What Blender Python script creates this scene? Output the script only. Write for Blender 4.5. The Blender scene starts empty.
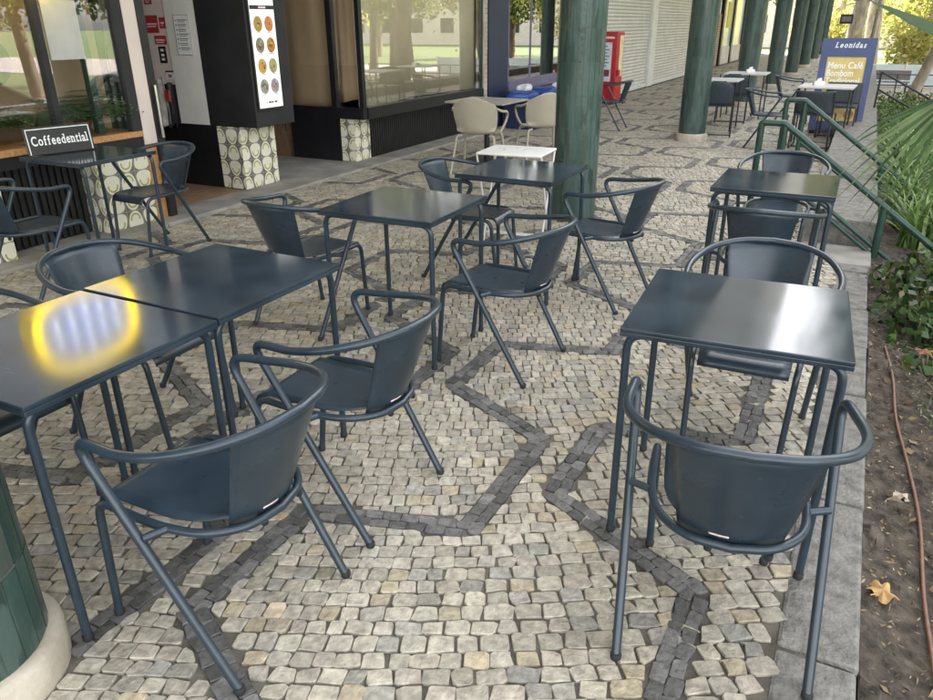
import bpy, math, random
import numpy as np
from mathutils import Vector, Matrix
PI = math.pi
R = math.radians
random.seed(7)
rng = np.random.default_rng(7)
scene = bpy.context.scene
COL = scene.collection

# ------------------------------------------------------------------ materials
def nt_of(name):
    m = bpy.data.materials.new(name); m.use_nodes = True
    nt = m.node_tree
    return m, nt, nt.nodes['Principled BSDF']

def mat(name, col, rough=.6, metal=0., var=.15, scale=12., bump=0., bscale=60., col2=None, spec=.5, rvar=0., coat=0., stretch=None, coord='Object', wear=None, wscale=60., wlim=.69):
    m, nt, b = nt_of(name)
    N, L = nt.nodes, nt.links
    tc = N.new('ShaderNodeTexCoord')
    src = tc.outputs[coord]
    if stretch:
        mp = N.new('ShaderNodeMapping'); mp.inputs['Scale'].default_value = stretch
        L.new(src, mp.inputs[0]); src = mp.outputs[0]
    nz = N.new('ShaderNodeTexNoise'); nz.inputs['Scale'].default_value = scale; nz.inputs['Detail'].default_value = 6
    L.new(src, nz.inputs['Vector'])
    mix = N.new('ShaderNodeMix'); mix.data_type = 'RGBA'
    c2 = col2 or [min(1, c*(1+var)) for c in col]
    c1 = col if col2 else [c*(1-var) for c in col]
    mix.inputs[6].default_value = (*c1, 1); mix.inputs[7].default_value = (*c2, 1)
    cr = N.new('ShaderNodeMapRange'); cr.inputs[1].default_value = .35; cr.inputs[2].default_value = .65
    L.new(nz.outputs['Fac'], cr.inputs[0]); L.new(cr.outputs[0], mix.inputs[0])
    base_out = mix.outputs[2]
    if wear:
        mpw = N.new('ShaderNodeMapping'); mpw.inputs['Scale'].default_value = (1, .35, 1); mpw.inputs['Rotation'].default_value = (.3, .2, .8); L.new(src, mpw.inputs[0])
        nw = N.new('ShaderNodeTexNoise'); nw.inputs['Scale'].default_value = wscale; nw.inputs['Detail'].default_value = 3; L.new(mpw.outputs[0], nw.inputs['Vector'])
        rw = N.new('ShaderNodeMapRange'); rw.inputs[1].default_value = wlim; rw.inputs[2].default_value = wlim+.035; rw.inputs[4].default_value = .6; L.new(nw.outputs['Fac'], rw.inputs[0])
        mw = N.new('ShaderNodeMix'); mw.data_type = 'RGBA'; L.new(rw.outputs[0], mw.inputs[0]); L.new(base_out, mw.inputs[6]); mw.inputs[7].default_value = (*wear, 1)
        base_out = mw.outputs[2]
    L.new(base_out, b.inputs['Base Color'])
    b.inputs['Roughness'].default_value = rough; b.inputs['Metallic'].default_value = metal
    b.inputs['Specular IOR Level'].default_value = spec
    if coat:
        b.inputs['Coat Weight'].default_value = coat; b.inputs['Coat Roughness'].default_value = .1
    if rvar:
        r = N.new('ShaderNodeMapRange'); r.inputs[3].default_value = rough-rvar; r.inputs[4].default_value = rough+rvar
        r.inputs[1].default_value = .3; r.inputs[2].default_value = .7
        n3 = N.new('ShaderNodeTexNoise'); n3.inputs['Scale'].default_value = scale*.6; n3.inputs['Detail'].default_value = 3
        n3.inputs['Distortion'].default_value = .4
        L.new(src, n3.inputs['Vector'])
        L.new(n3.outputs['Fac'], r.inputs[0]); L.new(r.outputs[0], b.inputs['Roughness'])
    if bump:
        n2 = N.new('ShaderNodeTexNoise'); n2.inputs['Scale'].default_value = bscale; n2.inputs['Detail'].default_value = 5
        L.new(src, n2.inputs['Vector'])
        bp = N.new('ShaderNodeBump'); bp.inputs['Strength'].default_value = bump; bp.inputs['Distance'].default_value = .01
        L.new(n2.outputs['Fac'], bp.inputs['Height']); L.new(bp.outputs[0], b.inputs['Normal'])
    return m

def mat_attr(name, rough=.7, bump=.4, bscale=45., var=.25, nscale=30., translucent=0., spec=.4):
    """base colour from the per-stone / per-leaf attribute 'col', broken up by noise"""
    m, nt, b = nt_of(name); N, L = nt.nodes, nt.links
    at = N.new('ShaderNodeAttribute'); at.attribute_name = 'col'
    tc = N.new('ShaderNodeTexCoord')
    nz = N.new('ShaderNodeTexNoise'); nz.inputs['Scale'].default_value = nscale; nz.inputs['Detail'].default_value = 7
    L.new(tc.outputs['Object'], nz.inputs['Vector'])
    mr = N.new('ShaderNodeMapRange'); mr.inputs[1].default_value = .3; mr.inputs[2].default_value = .7
    mr.inputs[3].default_value = 1-var; mr.inputs[4].default_value = 1+var
    L.new(nz.outputs['Fac'], mr.inputs[0])
    mx = N.new('ShaderNodeMix'); mx.data_type = 'RGBA'; mx.blend_type = 'MULTIPLY'; mx.inputs[0].default_value = 1
    L.new(at.outputs['Color'], mx.inputs[6]); L.new(mr.outputs[0], mx.inputs[7])
    L.new(mx.outputs[2], b.inputs['Base Color'])
    b.inputs['Roughness'].default_value = rough; b.inputs['Specular IOR Level'].default_value = spec
    if bump:
        n2 = N.new('ShaderNodeTexNoise'); n2.inputs['Scale'].default_value = bscale; n2.inputs['Detail'].default_value = 6
        L.new(tc.outputs['Object'], n2.inputs['Vector'])
        bp = N.new('ShaderNodeBump'); bp.inputs['Strength'].default_value = bump; bp.inputs['Distance'].default_value = .008
        L.new(n2.outputs['Fac'], bp.inputs['Height']); L.new(bp.outputs[0], b.inputs['Normal'])
    if translucent:
        tr = N.new('ShaderNodeBsdfTranslucent'); L.new(mx.outputs[2], tr.inputs['Color'])
        ms = N.new('ShaderNodeMixShader'); ms.inputs[0].default_value = translucent
        L.new(b.outputs[0], ms.inputs[1]); L.new(tr.outputs[0], ms.inputs[2])
        L.new(ms.outputs[0], N['Material Output'].inputs['Surface'])
    return m

def emit(name, col, strength):
    m, nt, b = nt_of(name)
    b.inputs['Base Color'].default_value = (*col, 1)
    b.inputs['Emission Color'].default_value = (*col, 1); b.inputs['Emission Strength'].default_value = strength
    b.inputs['Roughness'].default_value = .4
    return m

def glass_mat(name, tint=(.9, .95, .93), refl=.35):
    """window glass: mirror reflection over a clear see-through layer"""
    m, nt, b = nt_of(name); N, L = nt.nodes, nt.links   # refl: share mirrored by each face of the pane
    gl = N.new('ShaderNodeBsdfGlossy'); gl.inputs['Roughness'].default_value = .0
    gl.inputs['Color'].default_value = (1, 1, 1, 1)
    tr = N.new('ShaderNodeBsdfTransparent'); tr.inputs['Color'].default_value = (*tint, 1)
    fr = N.new('ShaderNodeLayerWeight'); fr.inputs['Blend'].default_value = .5
    pw = N.new('ShaderNodeMath'); pw.operation = 'POWER'; pw.inputs[1].default_value = 5
    L.new(fr.outputs['Facing'], pw.inputs[0])
    add = N.new('ShaderNodeMath'); add.operation = 'ADD'; add.use_clamp = True; add.inputs[1].default_value = refl+.04
    L.new(pw.outputs[0], add.inputs[0])
    ms = N.new('ShaderNodeMixShader')
    L.new(add.outputs[0], ms.inputs[0]); L.new(tr.outputs[0], ms.inputs[1]); L.new(gl.outputs[0], ms.inputs[2])
    L.new(ms.outputs[0], N['Material Output'].inputs['Surface'])
    N.remove(b)
    return m

NAVY = (.020, .033, .047)
M = {}
M['navy'] = mat('navy_powder_coat', NAVY, .29, var=.12, scale=30, wear=(.075, .085, .095), wscale=70, wlim=.70)
M['navy_top'] = mat('navy_table_enamel', (.026, .038, .051), .10, var=.3, scale=4, rvar=.055, spec=.34, wear=(.055, .062, .07), wscale=38, wlim=.68)
M['navy_seat'] = mat('navy_sheet_steel', (.020, .033, .047), .33, var=.15, scale=10, rvar=.08, wear=(.06, .07, .08), wscale=42, wlim=.70)
M['rubber'] = mat('black_rubber', (.015, .016, .018), .7)
M['sticker'] = mat('pale_sticker', (.75, .60, .62), .5, var=.2, scale=90)
M['green_rail'] = mat('green_gloss_paint', (.014, .046, .034), .35, var=.25, scale=14, bump=.08, bscale=80)
M['granite'] = mat('weathered_granite', (.115, .11, .10), .8, col2=(.22, .21, .19), scale=16, bump=1.2, bscale=60)
M['slab'] = mat('worn_concrete', (.22, .21, .19), .8, col2=(.33, .31, .28), scale=4, bump=.25, bscale=40)
M['joint'] = mat('sandy_joint_dirt', (.065, .057, .045), .95, col2=(.15, .135, .11), scale=7, bump=.5, bscale=120)
M['stone'] = mat_attr('limestone_cobble', .55, .75, 60, .30, 34)
M['leaf'] = mat_attr('leaf', .5, 0, var=.2, nscale=4, translucent=.45, spec=.35)
M['leaf_dark'] = mat_attr('leaf_dark', .42, 0, var=.2, nscale=8, translucent=.25, spec=.45)
M['bark'] = mat('pale_plane_bark', (.20, .17, .13), .85, col2=(.42, .38, .31), scale=5, bump=.6, bscale=18, stretch=(1, 1, .4))
M['bark_dark'] = mat('brown_bark', (.10, .075, .055), .9, col2=(.19, .15, .11), scale=8, bump=.7, bscale=25, stretch=(1, 1, .3))
M['grout'] = mat('pale_green_grout', (.055, .07, .062), .9, col2=(.11, .125, .11), scale=8)
M['soil'] = mat('dark_garden_soil', (.034, .028, .022), .95, col2=(.105, .086, .066), scale=18, bump=1., bscale=70)
M['litter'] = mat_attr('leaf_litter', .8, 0, var=.25, nscale=40)
M['hose'] = mat('brown_plastic_pipe', (.17, .085, .06), .5, var=.2, scale=30)
M['ring'] = mat('cream_stone_ring', (.34, .295, .23), .8, col2=(.48, .43, .35), scale=8, bump=.4, bscale=60)
M['black'] = mat('black_paint', (.012, .012, .014), .35, var=.2, scale=9)
M['black_matt'] = mat('black_matt_board', (.014, .014, .016), .6, var=.25, scale=5)
M['dark_inside'] = mat('dark_interior', (.02, .018, .016), .8)
M['white_panel'] = mat('white_wall_panel', (.66, .64, .60), .55, var=.05, scale=3)
M['pink_white'] = mat('pinkish_white_panel', (.60, .51, .46), .6, var=.06, scale=3)
M['tan_room'] = mat('tan_interior_wall', (.27, .19, .12), .8, col2=(.36, .27, .18), scale=2.2)
M['curtain'] = mat('brown_curtain', (.50, .36, .22), .85, col2=(.60, .44, .28), scale=3, stretch=(1, 1, .2))
M['blind'] = mat('beige_roller_blind', (.62, .57, .42), .8, col2=(.70, .65, .50), scale=2)
M['wood'] = mat('orange_wood', (.36, .17, .06), .5, col2=(.50, .27, .11), scale=9, stretch=(1, 6, 6))
M['wood_floor'] = mat('brown_threshold_wood', (.20, .125, .07), .6, col2=(.30, .20, .12), scale=7, stretch=(6, 1, 1))
M['navy_wall'] = mat('dark_blue_cladding', (.013, .021, .058), .4, var=.15, scale=4)
M['purple_sill'] = mat('grey_violet_sill', (.14, .13, .21), .5, var=.12, scale=6)
M['shutter'] = mat('beige_roller_shutter', (.56, .54, .49), .5, col2=(.64, .61, .56), scale=3, bump=.05)
M['white_metal'] = mat('white_painted_metal', (.70, .69, .66), .4, var=.07, scale=6)
M['plaster'] = mat('cream_plaster', (.52, .47, .40), .85, col2=(.60, .55, .48), scale=3, bump=.2, bscale=30)
M['soffit'] = mat('bounce_soffit', (.72, .71, .69), .85, var=.06, scale=2)  # whitened so the underside bounces fill light into the arcade
M['beige_plastic'] = mat('beige_plastic', (.40, .36, .285), .42, var=.05, scale=6)
M['grey_top'] = mat('grey_table_laminate', (.16, .15, .145), .4, var=.12, scale=8)
M['red'] = mat('red_enamel', (.42, .018, .025), .4, var=.12, scale=8)
M['red_print'] = mat('red_sticker', (.36, .035, .045), .5, var=.15, scale=20)
M['paper'] = mat('white_paper', (.70, .69, .68), .7, var=.05, scale=12)
M['grey_ink'] = mat('grey_ink', (.20, .20, .22), .7)
M['ink'] = mat('black_ink', (.03, .03, .035), .6)
M['sign_black'] = mat('black_sign_face', (.016, .016, .018), .3, var=.2, scale=10)
M['white_paint'] = mat('white_lettering', (.78, .78, .76), .5, var=.03)
M['sign_blue'] = mat('navy_blue_sign', (.028, .048, .15), .45, var=.12, scale=5)
M['blue_bag'] = mat('blue_plastic_bag', (.012, .055, .26), .4, var=.3, scale=9, bump=.4, bscale=14)
M['white_bag'] = mat('white_plastic_bag', (.68, .69, .70), .4, var=.1, scale=9, bump=.5, bscale=14)
M['chrome'] = mat('brushed_steel', (.55, .54, .52), .25, metal=1., var=.08)
M['grey_cloth'] = mat('grey_cloth', (.26, .24, .22), .9, col2=(.42, .40, .36), scale=14, bump=.5, bscale=12)
M['brick'] = None
M['asphalt'] = mat('asphalt', (.045, .045, .047), .9, col2=(.075, .074, .072), scale=8, bump=.3, bscale=90)
M['lawn'] = mat('mown_lawn', (.06, .085, .025), .9, col2=(.11, .14, .045), scale=3, bump=.5, bscale=60)
M['plaza'] = mat('pale_pink_paving', (.26, .225, .20), .85, col2=(.34, .30, .275), scale=2, bump=.2, bscale=30)
M['car_silver'] = mat('silver_car_paint', (.42, .43, .45), .25, metal=.6, var=.03, coat=.8)
M['car_white'] = mat('white_car_paint', (.66, .67, .68), .3, var=.03, coat=.8)
M['car_glass'] = mat('dark_car_glass', (.02, .024, .028), .08, var=.1)
M['tyre'] = mat('tyre_rubber', (.02, .02, .02), .8)
M['alloy'] = mat('alloy_rim', (.5, .5, .52), .3, metal=.8)
M['lamp_red'] = mat('red_lamp_lens', (.35, .01, .01), .2)
M['glass'] = glass_mat('window_glass', (.97, .97, .96), .07)
M['glass_tan'] = glass_mat('mirror_window_glass', (.98, .97, .95), .12)
M['glass_dark'] = glass_mat('reflective_shop_glass', (.7, .72, .75), .35)
M['glass_pale'] = mat('pale_blue_glass_panel', (.58, .66, .67), .15, var=.1, scale=1)
M['terracotta'] = mat('terracotta', (.30, .12, .06), .8)
M['fabric_dark'] = mat('dark_grey_seat_fabric', (.030, .042, .050), .75, var=.2, scale=60)
M['teal_tube'] = mat('black_steel_tube', (.018, .02, .024), .4)

def brick_mat():
    m, nt, b = nt_of('red_brick'); N, L = nt.nodes, nt.links
    uv = N.new('ShaderNodeUVMap'); uv.uv_map = 'UVMap'
    br = N.new('ShaderNodeTexBrick'); br.inputs['Scale'].default_value = 1
    br.inputs['Brick Width'].default_value = .24; br.inputs['Row Height'].default_value = .085
    br.inputs['Mortar Size'].default_value = .012
    br.inputs['Color1'].default_value = (.30, .10, .06, 1); br.inputs['Color2'].default_value = (.38, .16, .10, 1)
    br.inputs['Mortar'].default_value = (.45, .40, .35, 1)
    L.new(uv.outputs[0], br.inputs['Vector']); L.new(br.outputs['Color'], b.inputs['Base Color'])
    b.inputs['Roughness'].default_value = .85
    return m
M['brick'] = brick_mat()

def tile_mat():
    """cream tiles with an olive arc inside a pale oval on a grey ground, alternating upright and flared"""
    m, nt, b = nt_of('patterned_wall_tile'); N, L = nt.nodes, nt.links
    def math_(op, a, c=None, clamp=False):
        n = N.new('ShaderNodeMath'); n.operation = op; n.use_clamp = clamp
        for i, x in enumerate((a, c)):
            if x is None: continue
            if isinstance(x, (int, float)): n.inputs[i].default_value = x
            else: L.new(x, n.inputs[i])
        return n.outputs[0]
    uv = N.new('ShaderNodeUVMap'); uv.uv_map = 'UVMap'
    sp = N.new('ShaderNodeSeparateXYZ'); L.new(uv.outputs[0], sp.inputs[0])
    S = 1/.156
    u = math_('MULTIPLY', sp.outputs[0], S); v = math_('MULTIPLY', sp.outputs[1], S)
    fu = math_('FRACT', u); fv = math_('FRACT', v)
    x = math_('SUBTRACT', fu, .5); y = math_('SUBTRACT', fv, .5)
    par = math_('MODULO', math_('ADD', math_('FLOOR', u), math_('FLOOR', v)), 2.)
    par = math_('ABSOLUTE', par)
    # flare: oval widened towards the top or the bottom depending on parity
    sgn = math_('SUBTRACT', math_('MULTIPLY', par, 2.), 1.)
    wid = math_('ADD', .435, math_('MULTIPLY', math_('MULTIPLY', y, sgn), .22))
    ex = math_('DIVIDE', x, wid); ey = math_('DIVIDE', y, .475)
    p4 = math_('ADD', math_('POWER', math_('ABSOLUTE', ex), 2.6), math_('POWER', math_('ABSOLUTE', ey), 2.6))
    inside = math_('LESS_THAN', p4, 1.)
    yy = math_('ADD', y, math_('MULTIPLY', sgn, .05))
    rr = math_('SQRT', math_('ADD', math_('MULTIPLY', x, x), math_('MULTIPLY', yy, yy)))
    ring = math_('MULTIPLY', math_('GREATER_THAN', rr, .225), math_('LESS_THAN', rr, .315))
    half = math_('LESS_THAN', math_('MULTIPLY', yy, sgn), .06)
    arc = math_('MULTIPLY', math_('MULTIPLY', ring, half), inside)
    grout = math_('MAXIMUM', math_('GREATER_THAN', math_('ABSOLUTE', x), .488), math_('GREATER_THAN', math_('ABSOLUTE', y), .488))
    nz = N.new('ShaderNodeTexNoise'); nz.inputs['Scale'].default_value = 9; nz.inputs['Detail'].default_value = 4
    L.new(uv.outputs[0], nz.inputs['Vector'])
    def mx(f, a, c):
        n = N.new('ShaderNodeMix'); n.data_type = 'RGBA'
        L.new(f, n.inputs[0])
        for i, q in ((6, a), (7, c)):
            if isinstance(q, tuple): n.inputs[i].default_value = (*q, 1)
            else: L.new(q, n.inputs[i])
        return n.outputs[2]
    cream = mx(nz.outputs['Fac'], (.66, .63, .48), (.80, .77, .63))
    c = mx(inside, (.15, .145, .125), cream)
    c = mx(arc, c, (.36, .35, .10))
    c = mx(grout, c, (.42, .40, .36))
    L.new(c, b.inputs['Base Color']); b.inputs['Roughness'].default_value = .28
    bp = N.new('ShaderNodeBump'); bp.inputs['Strength'].default_value = .5; bp.inputs['Distance'].default_value = .003
    inv = math_('SUBTRACT', 1., grout); L.new(inv, bp.inputs['Height']); L.new(bp.outputs[0], b.inputs['Normal'])
    return m
M['tile'] = tile_mat()

def glaze_mat():
    """old dark green glazed tiles with streaky worn, paler patches"""
    m, nt, b = nt_of('green_glazed_tile'); N, L = nt.nodes, nt.links
    at = N.new('ShaderNodeAttribute'); at.attribute_name = 'col'
    tc = N.new('ShaderNodeTexCoord')
    mp = N.new('ShaderNodeMapping'); mp.inputs['Scale'].default_value = (1, 1, .28); L.new(tc.outputs['Object'], mp.inputs[0])
    nz = N.new('ShaderNodeTexNoise'); nz.inputs['Scale'].default_value = 13; nz.inputs['Detail'].default_value = 8; nz.inputs['Roughness'].default_value = .6
    L.new(mp.outputs[0], nz.inputs['Vector'])
    mr = N.new('ShaderNodeMapRange'); mr.inputs[1].default_value = .50; mr.inputs[2].default_value = .55
    L.new(nz.outputs['Fac'], mr.inputs[0])
    mx = N.new('ShaderNodeMix'); mx.data_type = 'RGBA'
    L.new(mr.outputs[0], mx.inputs[0]); L.new(at.outputs['Color'], mx.inputs[6]); mx.inputs[7].default_value = (.050, .085, .074, 1)
    L.new(mx.outputs[2], b.inputs['Base Color'])
    rr = N.new('ShaderNodeMapRange'); rr.inputs[3].default_value = .28; rr.inputs[4].default_value = .55
    L.new(mr.outputs[0], rr.inputs[0]); L.new(rr.outputs[0], b.inputs['Roughness'])
    n2 = N.new('ShaderNodeTexNoise'); n2.inputs['Scale'].default_value = 26; n2.inputs['Detail'].default_value = 4; L.new(tc.outputs['Object'], n2.inputs['Vector'])
    bp = N.new('ShaderNodeBump'); bp.inputs['Strength'].default_value = .35; bp.inputs['Distance'].default_value = .006
    L.new(n2.outputs['Fac'], bp.inputs['Height']); L.new(bp.outputs[0], b.inputs['Normal'])
    return m
M['glaze'] = glaze_mat()

# ------------------------------------------------------------------ mesh building
class MB:
    def __init__(s): s.v = []; s.f = []; s.sm = []; s.mi = []; s.c = []
    def add(s, vs, fs, smooth=False, mi=0, col=None):
        n = len(s.v); s.v += [tuple(p) for p in vs]
        for f in fs: s.f.append(tuple(i+n for i in f)); s.sm.append(smooth); s.mi.append(mi)
        if col is not None: s.c += [col]*len(vs)
        return s
    def box(s, x0, x1, y0, y1, z0, z1, mi=0):
        v = [(x0, y0, z0), (x1, y0, z0), (x1, y1, z0), (x0, y1, z0), (x0, y0, z1), (x1, y0, z1), (x1, y1, z1), (x0, y1, z1)]
        return s.add(v, [(3, 2, 1, 0), (4, 5, 6, 7), (0, 1, 5, 4), (1, 2, 6, 5), (2, 3, 7, 6), (3, 0, 4, 7)], False, mi)
    def obox(s, c, sx, sy, sz, rot=None, mi=0):
        rot = rot or Matrix.Identity(3); c = Vector(c)
        v = [c + rot @ Vector((a*sx/2, b*sy/2, d*sz/2)) for d in (-1, 1) for a, b in ((-1, -1), (1, -1), (1, 1), (-1, 1))]
        return s.add(v, [(3, 2, 1, 0), (4, 5, 6, 7), (0, 1, 5, 4), (1, 2, 6, 5), (2, 3, 7, 6), (3, 0, 4, 7)], False, mi)
    def tube(s, pts, r, n=12, mi=0, r2=None):
        pts = [Vector(p) for p in pts]
        m = len(pts); T = []
        for i in range(m):
            a = pts[max(i-1, 0)]; b = pts[min(i+1, m-1)]; T.append((b-a).normalized())
        up = Vector((0, 0, 1)) if abs(T[0].z) < .9 else Vector((1, 0, 0))
        nrm = (up - T[0]*up.dot(T[0])).normalized(); vs = []
        for i in range(m):
            if i: nrm = (nrm - T[i]*nrm.dot(T[i])).normalized()
            bn = T[i].cross(nrm)
            rr = r if r2 is None else r+(r2-r)*i/(m-1)
            for k in range(n):
                a = 2*PI*k/n; vs.append(pts[i]+(nrm*math.cos(a)+bn*math.sin(a))*rr)
        fs = [(i*n+k, i*n+(k+1) % n, (i+1)*n+(k+1) % n, (i+1)*n+k) for i in range(m-1) for k in range(n)]
        s.add(vs, fs, True, mi)
        s.add(vs[:n], [tuple(reversed(range(n)))], False, mi); s.add(vs[-n:], [tuple(range(n))], False, mi)
        return s
    def lathe(s, prof, c=(0, 0, 0), n=24, mi=0, smooth=True):
        vs = [(c[0]+r*math.cos(2*PI*k/n), c[1]+r*math.sin(2*PI*k/n), c[2]+z) for r, z in prof for k in range(n)]
        fs = [(i*n+k, i*n+(k+1) % n, (i+1)*n+(k+1) % n, (i+1)*n+k) for i in range(len(prof)-1) for k in range(n)]
        s.add(vs, fs, smooth, mi)
        s.add(vs[:n], [tuple(reversed(range(n)))], False, mi); s.add(vs[-n:], [tuple(range(n))], False, mi)
        return s
    def grid(s, P, smooth=True, mi=0, flip=False):
        a, b = len(P), len(P[0]); vs = [p for row in P for p in row]
        fs = [(i*b+j, i*b+j+1, (i+1)*b+j+1, (i+1)*b+j) for i in range(a-1) for j in range(b-1)]
        if flip: fs = [f[::-1] for f in fs]
        return s.add(vs, fs, smooth, mi)
    def build(s, name, m, parent=None, uv=False, solid=0., bevel=0., sub=0):
        me = bpy.data.meshes.new(name); me.from_pydata(s.v, [], s.f); 
        for x in (m if isinstance(m, (list, tuple)) else [m]): me.materials.append(x)
        me.polygons.foreach_set('use_smooth', s.sm); me.polygons.foreach_set('material_index', s.mi)
        if s.c:
            at = me.attributes.new('col', 'FLOAT_COLOR', 'POINT')
            at.data.foreach_set('color', np.array([(*c, 1) for c in s.c], dtype=np.float32).ravel())
        if uv:
            ul = me.uv_layers.new(name='UVMap')
            for p in me.polygons:
                nx, ny, nz = (abs(q) for q in p.normal)
                for li in p.loop_indices:
                    co = me.vertices[me.loops[li].vertex_index].co
                    ul.data[li].uv = (co.y, co.z) if nx >= ny and nx >= nz else ((co.x, co.z) if ny >= nz else (co.x, co.y))
        me.update()
        o = bpy.data.objects.new(name, me); COL.objects.link(o)
        if parent: o.parent = parent
        if solid:
            md = o.modifiers.new('thickness', 'SOLIDIFY'); md.thickness = solid; md.offset = 0
        if bevel:
            md = o.modifiers.new('bevel', 'BEVEL'); md.width = bevel; md.segments = 2; md.limit_method = 'ANGLE'
        if sub:
            md = o.modifiers.new('smooth', 'SUBSURF'); md.levels = sub; md.render_levels = sub
        return o

def tag(o, label=None, cat=None, group=None, kind=None):
    if label: o['label'] = label
    if cat: o['category'] = cat
    if group: o['group'] = group
    if kind: o['kind'] = kind
    return o
def empty(name, loc=(0, 0, 0), rz=0., label=None, cat=None, group=None):
    o = bpy.data.objects.new(name, None); COL.objects.link(o)
    o.location = loc; o.rotation_euler = (0, 0, rz); o.empty_display_size = .1
    return tag(o, label, cat, group)
def copy_tree(o, parent=None):
    c = o.copy(); COL.objects.link(c); c.parent = parent
    for ch in list(o.children): copy_tree(ch, c)
    return c
def structure(o): return tag(o, kind='structure')

def fillet(pts, rad, n=6, lim=.49):
    pts = [Vector(p) for p in pts]; out = [pts[0]]
    for i in range(1, len(pts)-1):
        r = rad[i-1] if isinstance(rad, (list, tuple)) else rad
        if r <= 0: out.append(pts[i]); continue
        a = (pts[i-1]-pts[i]).normalized(); b = (pts[i+1]-pts[i]).normalized()
        ang = a.angle(b)
        d = min(r/math.tan(ang/2), (pts[i-1]-pts[i]).length*lim, (pts[i+1]-pts[i]).length*lim)
        p0 = pts[i]+a*d; p1 = pts[i]+b*d
        for k in range(n+1):
            t = k/n; out.append(p0*(1-t)**2+pts[i]*2*t*(1-t)+p1*t*t)
    out.append(pts[-1]); return out
def smooth_path(P, n=6):
    P = [Vector(p) for p in P]; out = []
    for i in range(len(P)-1):
        p0 = P[i-1] if i else P[0]*2-P[1]; p1, p2 = P[i], P[i+1]; p3 = P[i+2] if i+2 < len(P) else P[-1]*2-P[-2]
        for k in range(n):
            t = k/n
            out.append(.5*((2*p1)+(p2-p0)*t+(2*p0-5*p1+4*p2-p3)*t*t+(3*p1-p0-3*p2+p3)*t**3))
    out.append(P[-1]); return out

def text_mesh(body, size, name, m, parent, loc, rot, bold=0., shear=0., align='CENTER', space=1., depth=.001, xs=1.):
    cu = bpy.data.curves.new(name, 'FONT'); cu.body = body; cu.size = size; cu.align_x = align; cu.offset = bold; cu.shear = shear
    cu.space_character = space; cu.extrude = depth; cu.resolution_u = 4
    t = bpy.data.objects.new(name, cu); COL.objects.link(t)
    dg = bpy.context.evaluated_depsgraph_get()
    me = bpy.data.meshes.new_from_object(t.evaluated_get(dg)); bpy.data.objects.remove(t)
    me.name = name; me.materials.clear(); me.materials.append(m)
    o = bpy.data.objects.new(name, me); COL.objects.link(o); o.parent = parent; o.location = loc; o.rotation_euler = rot; o.scale = (xs, 1, 1)
    return o

SERIF = {'f': [(.36, 0)], 'd': [(.84, 0), (.72, 1)], 'n': [(.16, 0), (.84, 0), (.06, .72)], 't': [(.5, 0)], 'i': [(.5, 0), (.3, .72)], 'a': [(.86, 0)], 'l': [(.5, 0), (.3, 1)], 'L': [(.15, 0), (.15, .97)], 'r': [(.2, 0)]}
def serif_text(body, width, size, name, m, parent, loc, rot, bold=.002, shear=0., gap=.10, slab=.34):
    """bold lettering with slab serifs, one mesh; local x runs along the line"""
    V, F_, x = [], [], 0.
    def glyph(c):
        cu = bpy.data.curves.new('g', 'FONT'); cu.body = c; cu.size = size; cu.offset = bold; cu.extrude = .0008; cu.resolution_u = 4
        t = bpy.data.objects.new('g', cu); COL.objects.link(t)
        me = bpy.data.meshes.new_from_object(t.evaluated_get(bpy.context.evaluated_depsgraph_get())); bpy.data.objects.remove(t)
        vs_ = [tuple(v.co) for v in me.vertices]; fs_ = [tuple(p.vertices) for p in me.polygons]; bpy.data.meshes.remove(me); return vs_, fs_
    asc = max(v[1] for v in glyph('l')[0])
    for c in body:
        vs_, fs_ = glyph(c); x0 = min(v[0] for v in vs_); x1 = max(v[0] for v in vs_); n = len(V)
        V += [(v[0]-x0+x, v[1], v[2]) for v in vs_]; F_ += [tuple(i+n for i in f) for f in fs_]
        w = x1-x0; th = size*.07; hw = size*slab*.36
        for k_, (fx, fy) in enumerate(SERIF.get(c, [])):
            cx = x+fx*w; y0 = fy*asc-(th if fy > .5 else 0); n = len(V)
            a0, a1 = (cx-hw, cx+hw) if fy == 0 or c == 'L' else (cx-hw*1.1, cx+hw*.3)
            V += [(a0, y0, .001), (a1, y0, .001), (a1, y0+th, .001), (a0, y0+th, .001)]; F_.append((n, n+1, n+2, n+3))
        x += w+size*gap
    x -= size*gap; k_ = width/x
    V = [((v[0]-x/2)*k_+shear*v[1], v[1], v[2]) for v in V]
    me = bpy.data.meshes.new(name); me.from_pydata(V, [], F_); me.materials.append(m)
    o = bpy.data.objects.new(name, me); COL.objects.link(o); o.parent = parent; o.location = loc; o.rotation_euler = rot
    return o

# ------------------------------------------------------------------ camera (street frame: +Y runs along the arcade, +X towards the park)
cam = bpy.data.cameras.new('camera'); co = bpy.data.objects.new('camera', cam); COL.objects.link(co)
rt = Vector((.89072, .45452, -.0056)); up = Vector((-.18071, .3654, .91314)); fw = Vector((-.41709, .81234, -.40761))
co.matrix_world = Matrix(((rt.x, up.x, -fw.x, 0), (rt.y, up.y, -fw.y, 0), (rt.z, up.z, -fw.z, 1.568), (0, 0, 0, 1)))
cam.sensor_width = 36; cam.lens = 28.213; cam.clip_start = .02; cam.clip_end = 600
scene.camera = co

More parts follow.
